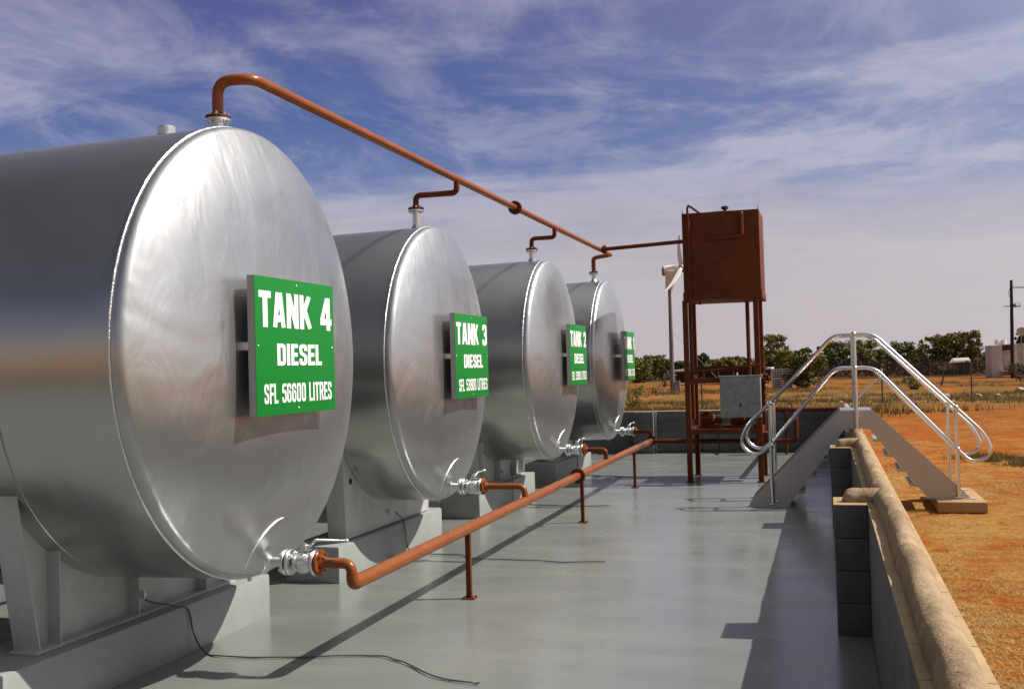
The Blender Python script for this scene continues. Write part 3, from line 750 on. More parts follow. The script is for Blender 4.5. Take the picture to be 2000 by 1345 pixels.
# ------------------------------------------------------------------ elevated header tank
t = thing('header_tank_tower', 'tall rusty red-brown square tank on four steel legs at the far end of the floor', 'tank tower', (-1.42, 16.15, 0)); P = Part(t)
bx = (-1.93, -0.84, 15.61, 16.70, 2.70, 3.88)
tk = P(MB().box(*bx, 0.006), 'tank_box', 'tower_tank_paint')
mb = MB().box(bx[0] - 0.012, bx[1] + 0.012, bx[2] - 0.012, bx[3] + 0.012, 2.62, 2.735, 0.004)
P(mb, 'base_frame', 'tower_tank_paint')
for sx in (bx[0] + 0.006, bx[1] - 0.006):
    for yy in (bx[2] + 0.01, bx[3] - 0.01):
        mb = MB().tube([(sx, yy, 3.87), (sx + (0.012 if sx < -1.4 else -0.012), yy + 0.01, 3.95)], [0.008, 0.002], 6); P(mb, 'corner_upstand', 'rusty_enamel', parent=tk)
mb = MB(); mb.lathe([(0, 0.28), (0.01, 0.28), (0.03, 0.24), (0.05, 0.10), (0.055, 0.0)], (-1.40, 16.0, 3.878), (0, 0, 1), 24); P(mb, 'hatch', 'rusty_enamel', parent=tk)
mb = MB(); mb.lathe([(0, 0.0), (0, 0.025), (0.02, 0.025), (0.022, 0.05), (0.055, 0.052), (0.065, 0.03), (0.066, 0)], (-1.33, 15.85, 3.92), (0, 0, 1), 16); P(mb, 'breather_cap', 'black_rubber', parent=tk)
for x in (-1.925, -0.925):
    for y in (15.655, 16.655):
        l_ = P(MB().box(x - 0.037, x + 0.037, y - 0.037, y + 0.037, 0.0, 2.62, 0.005), 'leg', 'rusty_enamel')
        P(MB().box(x - 0.06, x + 0.06, y - 0.06, y + 0.06, 0.0, 0.012, 0.002), 'foot_plate', 'rusty_enamel', parent=l_)
for (a, b_, w) in (((-1.888, 16.655, 1.62), (-0.962, 16.655, 1.62), 0.085), ((-1.888, 15.655, 1.46), (-0.962, 15.655, 1.46), 0.075), ((-1.888, 15.655, 0.73), (-0.962, 15.655, 0.73), 0.07), ((-1.888, 16.655, 0.73), (-0.962, 16.655, 0.73), 0.07)):
    P(MB().beam(a, b_, 0.05, w), 'cross_rail', 'rusty_enamel')
for x in (-1.925, -0.925):
    for z in (0.73, 1.5): P(MB().beam((x, 15.692, z), (x, 16.618, z), 0.05, 0.07), 'cross_rail', 'rusty_enamel')
P(MB().box(-1.885, -0.965, 15.685, 16.625, 0.70, 0.712), 'shelf_plate', 'rusty_enamel')
P(MB().tube([(-1.875, 15.85, 2.62), (-1.875, 15.85, 0.9)], 0.030, 16), 'drop_pipe', 'rusty_enamel', smooth=50)
P(MB().tube([(-1.10, 16.50, 2.62), (-1.10, 16.50, 1.0)], 0.03, 16), 'drop_pipe', 'rusty_enamel', smooth=50)
pts = fillet([(-1.66, 15.72, 3.87), (-1.82, 15.57, 3.99), (-1.84, 15.57, 3.95), (-1.835, 15.575, 2.55)], [0, 0.03, 0.03, 0])
mb = MB().tube(pts, 0.017, 12); mb.tube([(-1.835, 15.575, 3.77), (-1.835, 15.575, 3.55)], 0.026, 12)
for z in (3.78, 3.66, 3.54): mb.hexa((-1.835, 15.575, z), (0, 0, 1), 0.033, 0.02)
P(mb, 'overflow_pipe', 'rusty_enamel', smooth=50)
P(MB().tube(smooth_path([(-1.88, 15.6, 1.60), (-1.5, 15.58, 1.615), (-1.2, 15.58, 1.65), (-0.88, 15.6, 1.67)]), 0.010, 8), 'conduit', 'rusty_enamel')
mb = MB().tube([(-0.90, 16.50, 1.7), (-0.90, 16.50, 0.95)], 0.03, 12)
for z in (1.62, 1.52, 1.40, 1.33, 1.22): mb.disc((-0.895, 16.5, z), (0, 0, 1), 0.062, 0.022, 18)
mb.disc((-0.82, 16.5, 1.45), (1, 0, 0), 0.05, 0.02, 18).tube([(-0.9, 16.5, 1.45), (-0.8, 16.5, 1.45)], 0.014, 8)
P(mb, 'valve_stack', 'rusty_enamel')
P(MB().box(-0.99, -0.80, 15.85, 16.10, 0.45, 0.70, 0.02), 'filter_housing', 'rusty_enamel')
P(MB().tube(smooth_path([(-2.55, 16.3, 0.44), (-2.3, 16.3, 0.40), (-1.95, 15.95, 0.44), (-1.65, 15.9, 0.42), (-1.55, 15.9, 0.38), (-1.52, 15.9, 0.52), (-1.54, 15.9, 0.7)]), 0.010, 8), 'black_hose', 'black_rubber')
# underside sight
P(MB().tube([(-1.72, 15.72, 2.62), (-1.72, 15.72, 2.56)], 0.02, 10), 'drain_stub', 'rusty_enamel')

def pump(x0, y, z, lab, flip=False):
    t = thing('fuel_pump', lab, 'pump', (x0, y, z - 0.11), 'pumps on the tower shelf'); P = Part(t)
    mb = MB(); mb.lathe([(0, 0), (0, 0.055), (0.015, 0.082), (0.20, 0.082), (0.215, 0.06), (0.25, 0.05), (0.25, 0)], (x0, y, z), (1, 0, 0), 24)
    for k in range(16):
        a = 2 * math.pi * k / 16
        mb.beam((x0 + 0.02, y + 0.086 * math.cos(a), z + 0.086 * math.sin(a)), (x0 + 0.19, y + 0.086 * math.cos(a), z + 0.086 * math.sin(a)), 0.006, 0.010)
    P(mb, 'motor', 'rusty_enamel')
    P(MB().box(x0 + 0.06, x0 + 0.15, y - 0.05, y + 0.04, z + 0.085, z + 0.125, 0.005), 'terminal_box', 'rusty_enamel')
    P(MB().disc((x0 + 0.285, y, z), (1, 0, 0), 0.07, 0.07, 24, 0.01), 'casing', 'rusty_enamel')
    P(MB().box(x0 + 0.02, x0 + 0.31, y - 0.07, y + 0.07, z - 0.125, z - 0.075, 0.004), 'foot', 'rusty_enamel')
pump(-1.80, 16.0, 0.885, 'rusty pump on the left half of the tower shelf')
pump(-1.36, 16.0, 0.885, 'rusty pump on the right half of the tower shelf, half behind the grey box')
o = MB(); o.box(-1.84, -1.42, 15.80, 15.825, 0.74, 0.75); o.box(-1.84, -1.82, 15.80, 16.2, 0.74, 0.75)
t = thing('control_box', 'flat grey metal control box fixed to the front of the tower legs', 'control box', (-1.17, 15.58, 0.93)); P = Part(t)
P(MB().box(-1.450, -0.885, 15.47, 15.615, 0.93, 1.515, 0.006), 'enclosure', 'grey_box_paint')
P(MB().box(-1.444, -0.891, 15.455, 15.469, 0.937, 1.509, 0.005), 'door', 'grey_box_paint')
P(MB().box(-1.18, -1.16, 15.446, 15.4545, 1.09, 1.135, 0.002), 'latch', 'dark_hole')
P(MB().box(-1.47, -0.865, 15.45, 15.63, 1.5155, 1.524, 0.002), 'rain_hood', 'galvanised')

t = thing('supply_pipe', 'rusty pipe with valves along the top of the far block wall', 'pipe', (-0.3, 20.6, 0)); P = Part(t)
P(MB().tube([(-1.05, 20.55, 0.815), (0.20, 20.55, 0.815)], 0.042, 18), 'main_pipe', 'rusty_enamel', smooth=50)
mb = MB()
for x in (-0.98, -0.92, -0.80, -0.74): mb.disc((x, 20.55, 0.815), (1, 0, 0), 0.072, 0.022, 18)
mb.ball((-0.86, 20.55, 0.82), 0.06)
P(mb, 'gate_valve', 'rusty_enamel')
mb = MB().tube(smooth_path([(-1.0, 20.55, 0.86), (-1.0, 20.55, 0.97), (-0.85, 20.55, 0.985), (-0.66, 20.55, 0.96), (-0.62, 20.55, 0.86)]), 0.012, 8)
P(mb, 'bypass', 'rusty_enamel')
P(MB().tube([(-0.74, 20.5, 0.0), (-0.74, 20.5, 0.79)], 0.028, 12), 'support_post', 'rusty_enamel')

# ------------------------------------------------------------------ earth cables
def cable(pts, lab, r=0.004, strands=2):
    mb = MB(); path = smooth_path(pts, 8)
    for s in range(strands):
        q = []
        for i, p in enumerate(path):
            a = i * 0.35 + s * math.pi; k = r * 0.9 if strands > 1 else 0
            q.append(p + Vector((0, math.cos(a) * k, abs(math.sin(a)) * k)))
        mb.tube(q, r, 8)
    e = path[-1]
    for k in range(5): mb.tube([e, e + Vector((0.03 + 0.01 * random.random(), (k - 2) * 0.008, 0.004))], 0.0022, 5)
    o = mb.build('earth_cable', 'cable_green', origin=tuple(path[0])); tag(o, lab, 'cable', 'loose earthing cables')
cable([(-3.95, 5.50, 0.43), (-3.93, 5.60, 0.37), (-3.87, 5.76, 0.312), (-3.835, 5.85, 0.27), (-3.82, 5.88, 0.12), (-3.75, 5.88, 0.012), (-3.60, 5.81, 0.008), (-3.3, 5.83, 0.008), (-3.05, 5.89, 0.008), (-2.66, 5.99, 0.008), (-2.5, 5.93, 0.008), (-2.37, 5.84, 0.008), (-2.14, 5.64, 0.008), (-1.89, 5.56, 0.008)], 'dark loose cable from the TANK 4 saddle, winding over the nearest floor')
cable([(-3.95, 9.33, 0.47), (-3.90, 9.36, 0.40), (-3.835, 9.40, 0.30), (-3.825, 9.42, 0.12), (-3.78, 9.44, 0.01), (-3.61, 9.40, 0.008), (-3.3, 9.40, 0.008), (-3.08, 9.23, 0.008), (-2.6, 9.22, 0.008), (-2.26, 9.16, 0.008), (-1.93, 9.23, 0.008)], 'dark loose cable from the TANK 3 plinth, lying straight under the orange pipe')
cable([(-3.85, 13.0, 0.5), (-3.83, 13.02, 0.3), (-3.82, 13.03, 0.05), (-3.7, 13.05, 0.008), (-3.3, 12.95, 0.008), (-2.9, 12.90, 0.008), (-2.62, 12.97, 0.008)], 'short dark cable on the floor in front of the TANK 2 plinth', 0.005, 1)
cable([(-3.85, 16.7, 0.5), (-3.83, 16.7, 0.3), (-3.81, 16.7, 0.04), (-3.6, 16.6, 0.008), (-3.1, 16.4, 0.008), (-2.6, 16.35, 0.008)], 'short dark cable on the floor in front of the farthest tank', 0.0055, 1)

# ------------------------------------------------------------------ step-over stair
t = thing('step_over_stair', 'aluminium step-over stair with double handrails crossing the right-hand wall', 'stair', (0.32, 13.5, 0)); P = Part(t)
SY = (13.1, 13.92)
def stringer(y0, y1, rzb):
    # outline of one folded channel in x-z: left foot, left slope, landing, right slope, right foot
    o = [(-0.935, 0.0), (-0.475, 0.0), (-0.415, 0.06), (0.155, 0.845), (0.20, 0.89), (0.47, 0.89), (0.515, 0.845), (1.05, 0.11), (1.10, rzb), (1.56, rzb), (1.47, 0.17), (0.52, 1.085), (0.49, 1.11), (0.15, 1.11), (0.12, 1.085), (-0.87, 0.09)]
    # split as three slabs for clean quads
    mb = MB()
    def slab(q):
        vs = [(x, y0, z) for x, z in q] + [(x, y1, z) for x, z in q]; n = len(q)
        fs = [tuple(range(n)), tuple(range(2 * n - 1, n - 1, -1))] + [(i, (i + 1) % n + 0, (i + 1) % n + n, i + n) for i in range(n)]
        mb.add(vs, fs)
    slab([(-0.935, 0.0), (-0.475, 0.0), (0.165, 0.87), (0.14, 1.11), (-0.90, 0.055)])
    slab([(0.165, 0.87), (0.20, 0.90), (0.46, 0.90), (0.485, 0.87), (0.50, 1.11), (0.14, 1.11)])
    slab([(0.485, 0.87), (1.07, rzb), (1.53, rzb), (1.46, 0.17), (0.50, 1.11)])
    return mb
for i, (ya, yb) in enumerate(((SY[0] - 0.004, SY[0] + 0.004), (SY[1] - 0.004, SY[1] + 0.004))):
    st_ = P(stringer(ya, yb, 0.104), 'stringer', 'aluminium_channel', smooth=20)
    mb = MB()
    yl = ya - 0.004
    for k in range(5):
        f = (k + 0.6) / 5.3
        for dx in (-0.04, 0.045):
            mb.disc((-0.72 + 0.86 * f + dx, yl, 0.13 + 0.84 * f - dx * 0.2), (0, 1, 0), 0.009, 0.007, 10, 0.002)
            mb.disc((1.32 - 0.84 * f + dx, yl, 0.20 + 0.78 * f + dx * 0.2), (0, 1, 0), 0.009, 0.007, 10, 0.002)
    P(mb, 'bolts', 'aluminium_channel', parent=st_)
    # folded lips along the edges
    yo = ya if i == 0 else yb
    s = 1 if i == 0 else -1
    mb = MB()
    mb.beam((-0.90, yo + s * 0.022, 0.057), (0.14, yo + s * 0.022, 1.111), 0.05, 0.005, (0, 0, 1)); mb.beam((0.50, yo + s * 0.022, 1.111), (1.46, yo + s * 0.022, 0.171), 0.05, 0.005, (0, 0, 1))
    mb.box(-0.96, -0.44, yo - 0.06, yo + 0.06, 0.001, 0.009, 0.002); mb.box(1.03, 1.58, yo - 0.03, yo + 0.09, 0.101, 0.109, 0.002)
    P(mb, 'edge_flange', 'aluminium_channel', parent=st_)
def _tl(z): x1 = -0.475 + z * 0.7356 + 0.055; return (x1 - 0.29, x1, z)
def _tr(z): x0 = 0.485 + (0.87 - z) * 0.76 - 0.055; return (x0, x0 + 0.29, z)
for (x0, x1, z) in [_tl(0.185 + 0.185 * k) for k in range(4)] + [_tr(0.27 + 0.17 * k) for k in range(4)]:
    mb = MB().box(x0, x1, SY[0] + 0.006, SY[1] - 0.006, z - 0.035, z, 0.003)
    for k in range(5): mb.box(x0 + 0.01 + k * 0.042, x0 + 0.022 + k * 0.042, SY[0] + 0.01, SY[1] - 0.01, z, z + 0.005)
    P(mb, 'tread', 'aluminium_channel')
mb = MB().box(0.145, 0.495, SY[0] + 0.006, SY[1] - 0.006, 1.085, 1.114, 0.003)
for k in range(9): mb.box(0.155 + k * 0.036, 0.170 + k * 0.036, SY[0] - 0.002, SY[1] - 0.006, 1.114, 1.120)
P(mb, 'landing', 'handrail_aluminium')
rr = 0.0205
for y in (SY[0] - 0.03, SY[1] + 0.03):
    top = [(0.10, y, 1.99), (0.54, y, 1.99)]
    # one continuous rail per side: top rail, end loop, knee rail
    ring = [(0.32, y, 1.995), (0.10, y, 1.995), (-0.65, y, 1.215), (-0.93, y, 0.955), (-1.01, y, 0.72), (-0.83, y, 0.585), (-0.65, y, 0.72), (0.10, y, 1.605), (0.54, y, 1.605), (1.40, y, 0.655), (1.55, y, 0.50), (1.77, y, 0.60), (1.69, y, 0.83), (1.40, y, 1.125), (0.54, y, 1.995), (0.32, y, 1.995)]
    rads = [0, 0.13, 0.1, 0.13, 0.13, 0.13, 0.1, 0.11, 0.11, 0.1, 0.12, 0.15, 0.15, 0.1, 0.13, 0]
    r_ = P(MB().tube(fillet(ring, rads, 8), rr, 16, False), 'handrail', 'handrail_aluminium', smooth=60)
    for (x, z0, z1, zk) in ((-0.65, 0.03, 1.215, 0.72), (0.325, 0.885, 1.995, 1.605), (1.395, 0.125, 1.13, 0.66)):
        mb = MB().tube([(x, y, z0), (x, y, z1)], 0.0225, 16)
        p_ = P(mb, 'post', 'handrail_aluminium', smooth=60)
        P(MB().ball((x, y, z1), 0.034), 'clamp', 'handrail_aluminium', parent=p_); P(MB().ball((x, y, zk), 0.034), 'clamp', 'handrail_aluminium', parent=p_)
        mb = MB().box(x - 0.05, x + 0.05, y - 0.01, y + 0.025, z0 - 0.012, z0 + 0.0, 0.002)
        for sx in (-1, 1): mb.hexa((x + sx * 0.05, y, z0 + 0.035), (0, 1, 0), 0.010, 0.02)
        P(mb, 'foot_bracket', 'handrail_aluminium', parent=p_)
mb = MB().box(1.15, 1.66, 12.80, 14.25, -0.02, 0.10, 0.012)
for i, v in enumerate(mb.v): mb.v[i] = tuple(Vector(v) + Vector((noise.noise(Vector(v) * 4), noise.noise(Vector(v) * 4 + Vector((3, 0, 0))), 0)) * 0.012)
tag(mb.build('concrete_pad', 'pad_concrete', origin=(1.4, 13.5, 0)), 'tan concrete slab on the red soil under the right foot of the stair', 'slab')

# ------------------------------------------------------------------ vegetation
def leaf_quads(mb, c, r, n, size, rnd, flat=1.0):
    for _ in range(n):
        d = Vector((rnd.gauss(0, 1), rnd.gauss(0, 1), rnd.gauss(0, 1))).normalized() * (rnd.random() ** 0.5)
        p = c + Vector((d.x * r[0], d.y * r[1], d.z * r[2]))
        a = Vector((rnd.gauss(0, 1), rnd.gauss(0, 1), rnd.gauss(0, flat))).normalized(); b_ = a.cross(Vector((rnd.gauss(0, 1), rnd.gauss(0, 1), rnd.gauss(0, 1)))).normalized()
        s = size * (0.6 + 0.8 * rnd.random())
        mb.add([p - a * s, p + b_ * s * 0.45, p + a * s, p - b_ * s * 0.45], [(0, 1, 2, 3)])
def tree(name, x, y, h, w, leaf, lab, group, seed, clumps=26, per=70, size=0.2, trunk=0.35, gap=0.75):
    rnd = random.Random(seed); z0 = gz(x, y) - 0.05
    t = thing(name, lab, 'tree' if 'tree' in name else 'shrub', (x, y, z0), group); P = Part(t)
    mb = MB(); base = Vector((x, y, z0)); lean = Vector((rnd.uniform(-.06, .06) * h, rnd.uniform(-.06, .06) * h, 0))
    f = base + lean + Vector((0, 0, h * trunk)); r0 = max(0.05, h * 0.022)
    mb.tube([base, base + (f - base) * 0.5 + Vector((rnd.uniform(-.1, .1), 0, 0)), f], [r0, r0 * 0.8, r0 * 0.65], 7)
    crown = MB()
    for k in range(clumps):
        a = rnd.uniform(0, 2 * math.pi); q = rnd.random() ** 0.6
        zz = rnd.uniform(trunk * 0.75, 0.93); env = math.sin(math.pi * min(1, (zz - trunk * 0.55) / (1.12 - trunk * 0.55))) ** 0.6
        c = base + Vector((math.cos(a) * w * q * env, math.sin(a) * w * q * env, h * zz))
        rr_ = w * rnd.uniform(0.15, 0.36)
        leaf_quads(crown, c, (rr_, rr_, rr_ * 0.62 + 0.05), int(per * rnd.uniform(0.5, 1.3)), size, rnd)
        if k % 3 == 0:
            m_ = f.lerp(c, 0.5) + Vector((0, 0, -0.04 * h)); mb.tube([f - Vector((0, 0, h * 0.05)), m_, c], [r0 * 0.5, r0 * 0.3, r0 * 0.1], 5)
    P(mb, 'trunk', 'bark', smooth=60)
    P(crown, 'crown', leaf, smooth=0)
    return t
TR = [ # u, top v, half width px, depth, leaf, label
    (1246, 699, 30, 170, 'leaf_olive', 'broad olive tree, leftmost of the far trees, beside the TANK 1 sign'),
    (1277, 695, 24, 178, 'leaf_dark', 'rounded dark tree left of the wind turbine mast'),
    (1300, 702, 16, 195, 'leaf_dark', 'small dark tree just left of the turbine mast'),
    (1330, 706, 16, 200, 'leaf_dark', 'low dark tree between the turbine mast and the tower'),
    (1370, 691, 15, 190, 'leaf_dark', 'dark tree with a raised tuft seen just inside the left tower legs'),
    (1396, 703, 24, 205, 'leaf_olive', 'low olive tree framed in the left half of the tower'),
    (1424, 698, 26, 200, 'leaf_olive', 'low rounded olive tree framed in the middle of the tower'),
    (1456, 700, 24, 205, 'leaf_dark', 'dark tree framed by the right half of the tower'),
    (1482, 704, 18, 210, 'leaf_dark', 'dark tree behind the right tower legs'),
    (1508, 656, 27, 175, 'leaf_gum', 'tall pale gum tree just right of the tower legs'),
    (1536, 683, 30, 165, 'leaf_olive', 'wide olive tree between the pale gum and the dark bush'),
    (1573, 680, 12, 215, 'leaf_dark', 'small airy tree poking above the wide olive tree'),
    (1590, 694, 22, 175, 'leaf_olive', 'yellowish tree right behind the dark bush'),
    (1611, 673, 16, 205, 'leaf_dark', 'dark narrow tree above the left stair rail'),
    (1642, 668, 30, 195, 'leaf_dark', 'big dark tree left of the middle stair post'),
    (1682, 664, 28, 198, 'leaf_olive', 'big olive tree right of the middle stair post'),
    (1716, 683, 22, 210, 'leaf_dark', 'lower dark tree seen between the two right-hand top rails'),
    (1758, 669, 26, 198, 'leaf_dark', 'dark tree right of the stair, at the edge of a gap in the tree line'),
    (1788, 683, 20, 208, 'leaf_dark', 'small dark tree left of the huge tree by the shelter'),
    (1827, 656, 30, 185, 'leaf_gum', 'left lobe tree of the tallest group, with a bare grey top'),
    (1862, 653, 32, 182, 'leaf_olive', 'middle tree of the tallest group, above the small shelter'),
    (1893, 646, 22, 180, 'leaf_gum', 'tallest gum tree, right of the tallest group'),
    (1917, 690, 18, 215, 'leaf_dark', 'low dark tree left of the pink building'),
    (1936, 694, 18, 212, 'leaf_olive', 'low brownish tree touching the left edge of the pink building'),
    (1996, 640, 12, 200, 'leaf_dark', 'dark tree rising behind the dish at the right edge'),
]
for i, (u, v, hw, Y, leaf, lab) in enumerate(TR):
    p = at(u, v, Y); s = Y / FPX * 1.03; h = p.z - gz(0, Y)
    tree('gum_tree' if leaf == 'leaf_gum' else 'acacia_tree', p.x, Y, h * 1.06, hw * s * 1.05, leaf, lab, 'trees along the far edge of the plain', 100 + i, clumps=80, per=75, size=0.20, trunk=0.22 if h > 4 else 0.08)
p = at(1572, 757, 114)
tree('acacia_bush', p.x, 114, 3.9, 2.05, 'leaf_dark', 'dense dark round bush standing forward of the trees, right of the wire cages', 'shrubs on the plain', 31, clumps=46, per=110, size=0.15, trunk=0.06)
p = at(1238, 797, 62)
tree('desert_shrub', p.x, 61.8, 1.35, 0.95, 'leaf_gum', 'round grey-green shrub just past the far wall, right of TANK 1', 'shrubs on the plain', 33, clumps=34, per=60, size=0.05, trunk=0.10)
p = at(1992, 742, 125)
tree('desert_shrub', p.x, 125, 1.9, 1.9, 'leaf_scrub', 'brown dry shrub at the right edge in front of the pink building', 'shrubs on the plain', 34, clumps=26, per=60, size=0.10, trunk=0.1)
p = at(1778, 752, 100)
tree('desert_shrub', p.x, 100, 1.1, 1.3, 'leaf_olive', 'low green shrub below the stair rails, right of the strainer post', 'shrubs on the plain', 35, clumps=22, per=50, size=0.09, trunk=0.1)
p = at(1281, 765, 95)
tree('thorn_shrub', p.x, 95, 1.9, 1.2, 'leaf_scrub', 'thin spiky shrub left of the turbine mast foot', 'shrubs on the plain', 36, clumps=12, per=16, size=0.12, trunk=0.2)
# bare tree
p = at(1838, 753, 110); rnd = random.Random(5); z0 = gz(0, 110)
mb = MB(); b0 = Vector((p.x, 110, z0)); tp = b0 + Vector((0.2, 0, 1.5)); mb.tube([b0, b0 + Vector((0.25, 0, .8)), tp], [.10, .08, .06], 6)
for k in range(14):
    a = rnd.uniform(0, 6.28); e = tp + Vector((math.cos(a) * rnd.uniform(.5, 1.7), math.sin(a) * 1.0, rnd.uniform(.0, .9))); m_ = tp.lerp(e, .5) + Vector((0, 0, .25))
    mb.tube([tp - Vector((0, 0, .2)), m_, e], [.04, .025, .008], 5)
    for _ in range(3): mb.tube([m_, m_ + Vector((rnd.uniform(-.5, .5), rnd.uniform(-.5, .5), rnd.uniform(0, .5)))], [.015, .005], 4)
tag(mb.build('bare_tree', 'bark', origin=tuple(b0)), 'small leafless brown tree in front of the dark fence, left of the shelter', 'tree')
# low scrub belt behind everything
mb = MB(); rnd = random.Random(11)
for k in range(900):
    x = rnd.uniform(-100, 80); y = rnd.uniform(176, 222)
    h = rnd.uniform(1.0, 2.3); leaf_quads(mb, Vector((x, y, gz(x, y) + h * 0.45)), (rnd.uniform(1.5, 3.5), 1.5, h * 0.55), 34, 0.38, rnd)
o = mb.build('scrub_belt', 'leaf_scrub', smooth=0); o['kind'] = 'stuff'; tag(o, 'brown low scrub massed under the far trees', 'scrub')
mb = MB()
for k in range(420):
    x = rnd.uniform(-140, 110); y = rnd.uniform(235, 290)
    h = rnd.uniform(2.0, 3.8); leaf_quads(mb, Vector((x, y, gz(x, y) + h * 0.5)), (rnd.uniform(2, 4.5), 2, h * 0.5), 40, 0.5, rnd)
o = mb.build('far_woodland', 'leaf_dark', smooth=0); o['kind'] = 'stuff'; tag(o, 'dark continuous woodland far behind the separate trees', 'woodland')

# dry grass
def blades(mb, x, y, z, n, spread, h, rnd, lie):
    for _ in range(n):
        px_, py_ = x + rnd.gauss(0, spread), y + rnd.gauss(0, spread)
        a = rnd.uniform(0, 6.28); l = h * rnd.uniform(.5, 1.4); el = rnd.uniform(0.0, lie)
        d = Vector((math.cos(a) * math.cos(el), math.sin(a) * math.cos(el), math.sin(el))); s = Vector((-math.sin(a), math.cos(a), 0)) * rnd.uniform(.0007, .0017)
        b0 = Vector((px_, py_, z)); e = b0 + d * l; m_ = (b0 + e) / 2 + Vector((0, 0, l * .12))
        mb.add([b0 - s, b0 + s, m_ + s, m_ - s, e], [(0, 1, 2, 3), (3, 2, 4)])
mb = MB(); rnd = random.Random(3)
def zg(x, y): return gz(x, y) - 0.03 + 0.035 * noise.noise(Vector((x * 0.8, y * 0.8, 0))) + 0.012 * noise.noise(Vector((x * 5, y * 5, 3)))
cnt = 0
while cnt < 6200:
    y = 2.6 + 16 * rnd.random() ** 1.4; x = 0.5 + (1.2 + y * 0.30) * rnd.random()
    m = noise.noise(Vector((x * 0.9, y * 0.5, 5))) + 0.6 * noise.noise(Vector((x * 3, y * 2, 1)))
    if m < rnd.uniform(-0.30, 0.30): continue
    if x > 1.1 and 12.7 < y < 14.3 and x < 1.7: continue
    blades(mb, x, y, zg(x, y) + 0.004, 16, 0.075, 0.05, rnd, 0.5); cnt += 1
for k in range(2600):
    y = 14 + 26 * rnd.random(); x = 0.6 + (0.29 * y) * rnd.random() if y < 21.3 else rnd.uniform(-0.28 * y, 0.29 * y)
    if noise.noise(Vector((x * 0.5, y * 0.3, 5))) < rnd.uniform(-.2, .35): continue
    blades(mb, x, y, zg(x, y), 7, 0.10, 0.12, rnd, 0.8)
o = mb.build('dry_grass', 'straw', smooth=0); o['kind'] = 'stuff'; tag(o, 'dry yellow straw and grass stems strewn over the red soil', 'grass')
mb = MB(); rnd = random.Random(4)
def tuft(x, y, n, sp, h, wd):
    for _ in range(n):
        px_, py_ = x + rnd.gauss(0, sp), y + rnd.gauss(0, sp); a = rnd.uniform(0, 6.28); l = h * rnd.uniform(.4, 1.2); el = rnd.uniform(.7, 1.5)
        d = Vector((math.cos(a) * math.cos(el), math.sin(a) * math.cos(el), math.sin(el))); s = Vector((1, 0.2, 0)) * wd
        b0 = Vector((px_, py_, zg(px_, py_) - .01)); e = b0 + d * l; mb.add([b0 - s, b0 + s, e], [(0, 1, 2)])
for (u, v, n) in ((1895, 893, 2), (1925, 890, 4), (1955, 895, 3), (1985, 905, 3)):
    Y = None
    d = MX @ Vector((u - 1000, -(v - 672.5), -FPX)); tt = -1.7 / d.z; q = CAMP + d * tt
    for _ in range(n * 6): tuft(q.x + rnd.gauss(0, .2), q.y + rnd.gauss(0, .25), 26, .07, .13, .004)
for k in range(4200):
    y = rnd.uniform(36, 125); x = rnd.uniform(-0.27 * y, 0.22 * y)
    if noise.noise(Vector((x * 0.06, y * 0.09, 2))) < rnd.uniform(-.1, .3): continue
    tuft(x, y, 14, .35, .34, .014)
o = mb.build('grass_tufts', 'green_grass', smooth=0); o['kind'] = 'stuff'; tag(o, 'olive green tufts of grass dotted over the red plain', 'grass')

# rocks
rk = [(1845, 778, 16, 'big pale boulder right of the stair rails, beside a bent fence post'), (1862, 786, 7, 'small pale stone just right of the big boulder'), (1911, 775, 10, 'pale rock right of the bent fence post'), (1950, 773, 7, 'small white stone nearest the pink building'), (1992, 765, 14, 'pale rock at the right edge of the picture'),
      (1700, 785, 6, 'little flat stone in the grass right of the middle stair post'), (1643, 786, 7, 'flat pale stone left of the middle stair post'), (1271, 800, 7, 'white bleached stone beside the round shrub'), (1842, 772, 5, 'stone leaning on top of the big pale boulder')]
def onground(u, v):
    d = MX @ Vector((u - 1000, -(v - 672.5), -FPX)); y = 15.0
    while y < 500:
        p = CAMP + d * (y / d.y)
        if p.z < gz(p.x, y): return p
        y += 0.25
for i, (u, v, w, lab) in enumerate(rk):
    p = onground(u, v); r = w * p.y / FPX * 0.62
    mb = MB().ball((p.x, p.y, gz(p.x, p.y) + r * 0.25), r, 1.15, 0.8, 0.62 if 'flat' not in lab else 0.3, 18, 0.5, i * 3.1)
    tag(mb.build('rock', 'pale_rock', smooth=50, origin=(p.x, p.y, gz(p.x, p.y))), lab, 'rock', 'pale rocks on the plain')

# ------------------------------------------------------------------ far objects
# wind turbine
Y = 108.0; k = Y / FPX * 1.0
b0 = at(1314, 765, Y); top_ = at(1311, 564, Y); gx = gz(0, Y)
t = thing('wind_turbine', 'small white three-blade wind turbine on a grey mast left of the tower', 'wind turbine', (b0.x, Y, gx)); P = Part(t)
P(MB().tube([(b0.x, Y, gx), (b0.x, Y, gx + 0.9), (b0.x, Y, top_.z)], [0.27, 0.25, 0.16], 16), 'mast', 'turbine_grey', smooth=60)
P(MB().box(b0.x - 1.9, b0.x + .6, Y - 0.7, Y + 0.7, gx - .1, gx + .06, 0.02), 'footing', 'pad_concrete')
hub = at(1328, 524, Y); tl = at(1297, 529, Y); cx_ = b0.x
mb = MB(); mb.tube([tl, Vector((cx_, Y, tl.z + 0.1)), hub], [0.50, 0.46, 0.34], 20)
mb.tube([at(1313, 532, Y), (cx_, Y, top_.z - 0.1)], [0.72, 0.42], 20)
P(mb, 'nacelle', 'white_paint', smooth=60)
P(MB().tube([tl + Vector((-.18, 0, 0)), tl + Vector((0.05, 0, 0))], [0.46, 0.52], 20), 'tail_cap', 'steel_grey', smooth=60)
P(MB().ball(hub + Vector((.15, 0, 0)), 0.42), 'hub', 'steel_grey', smooth=60)
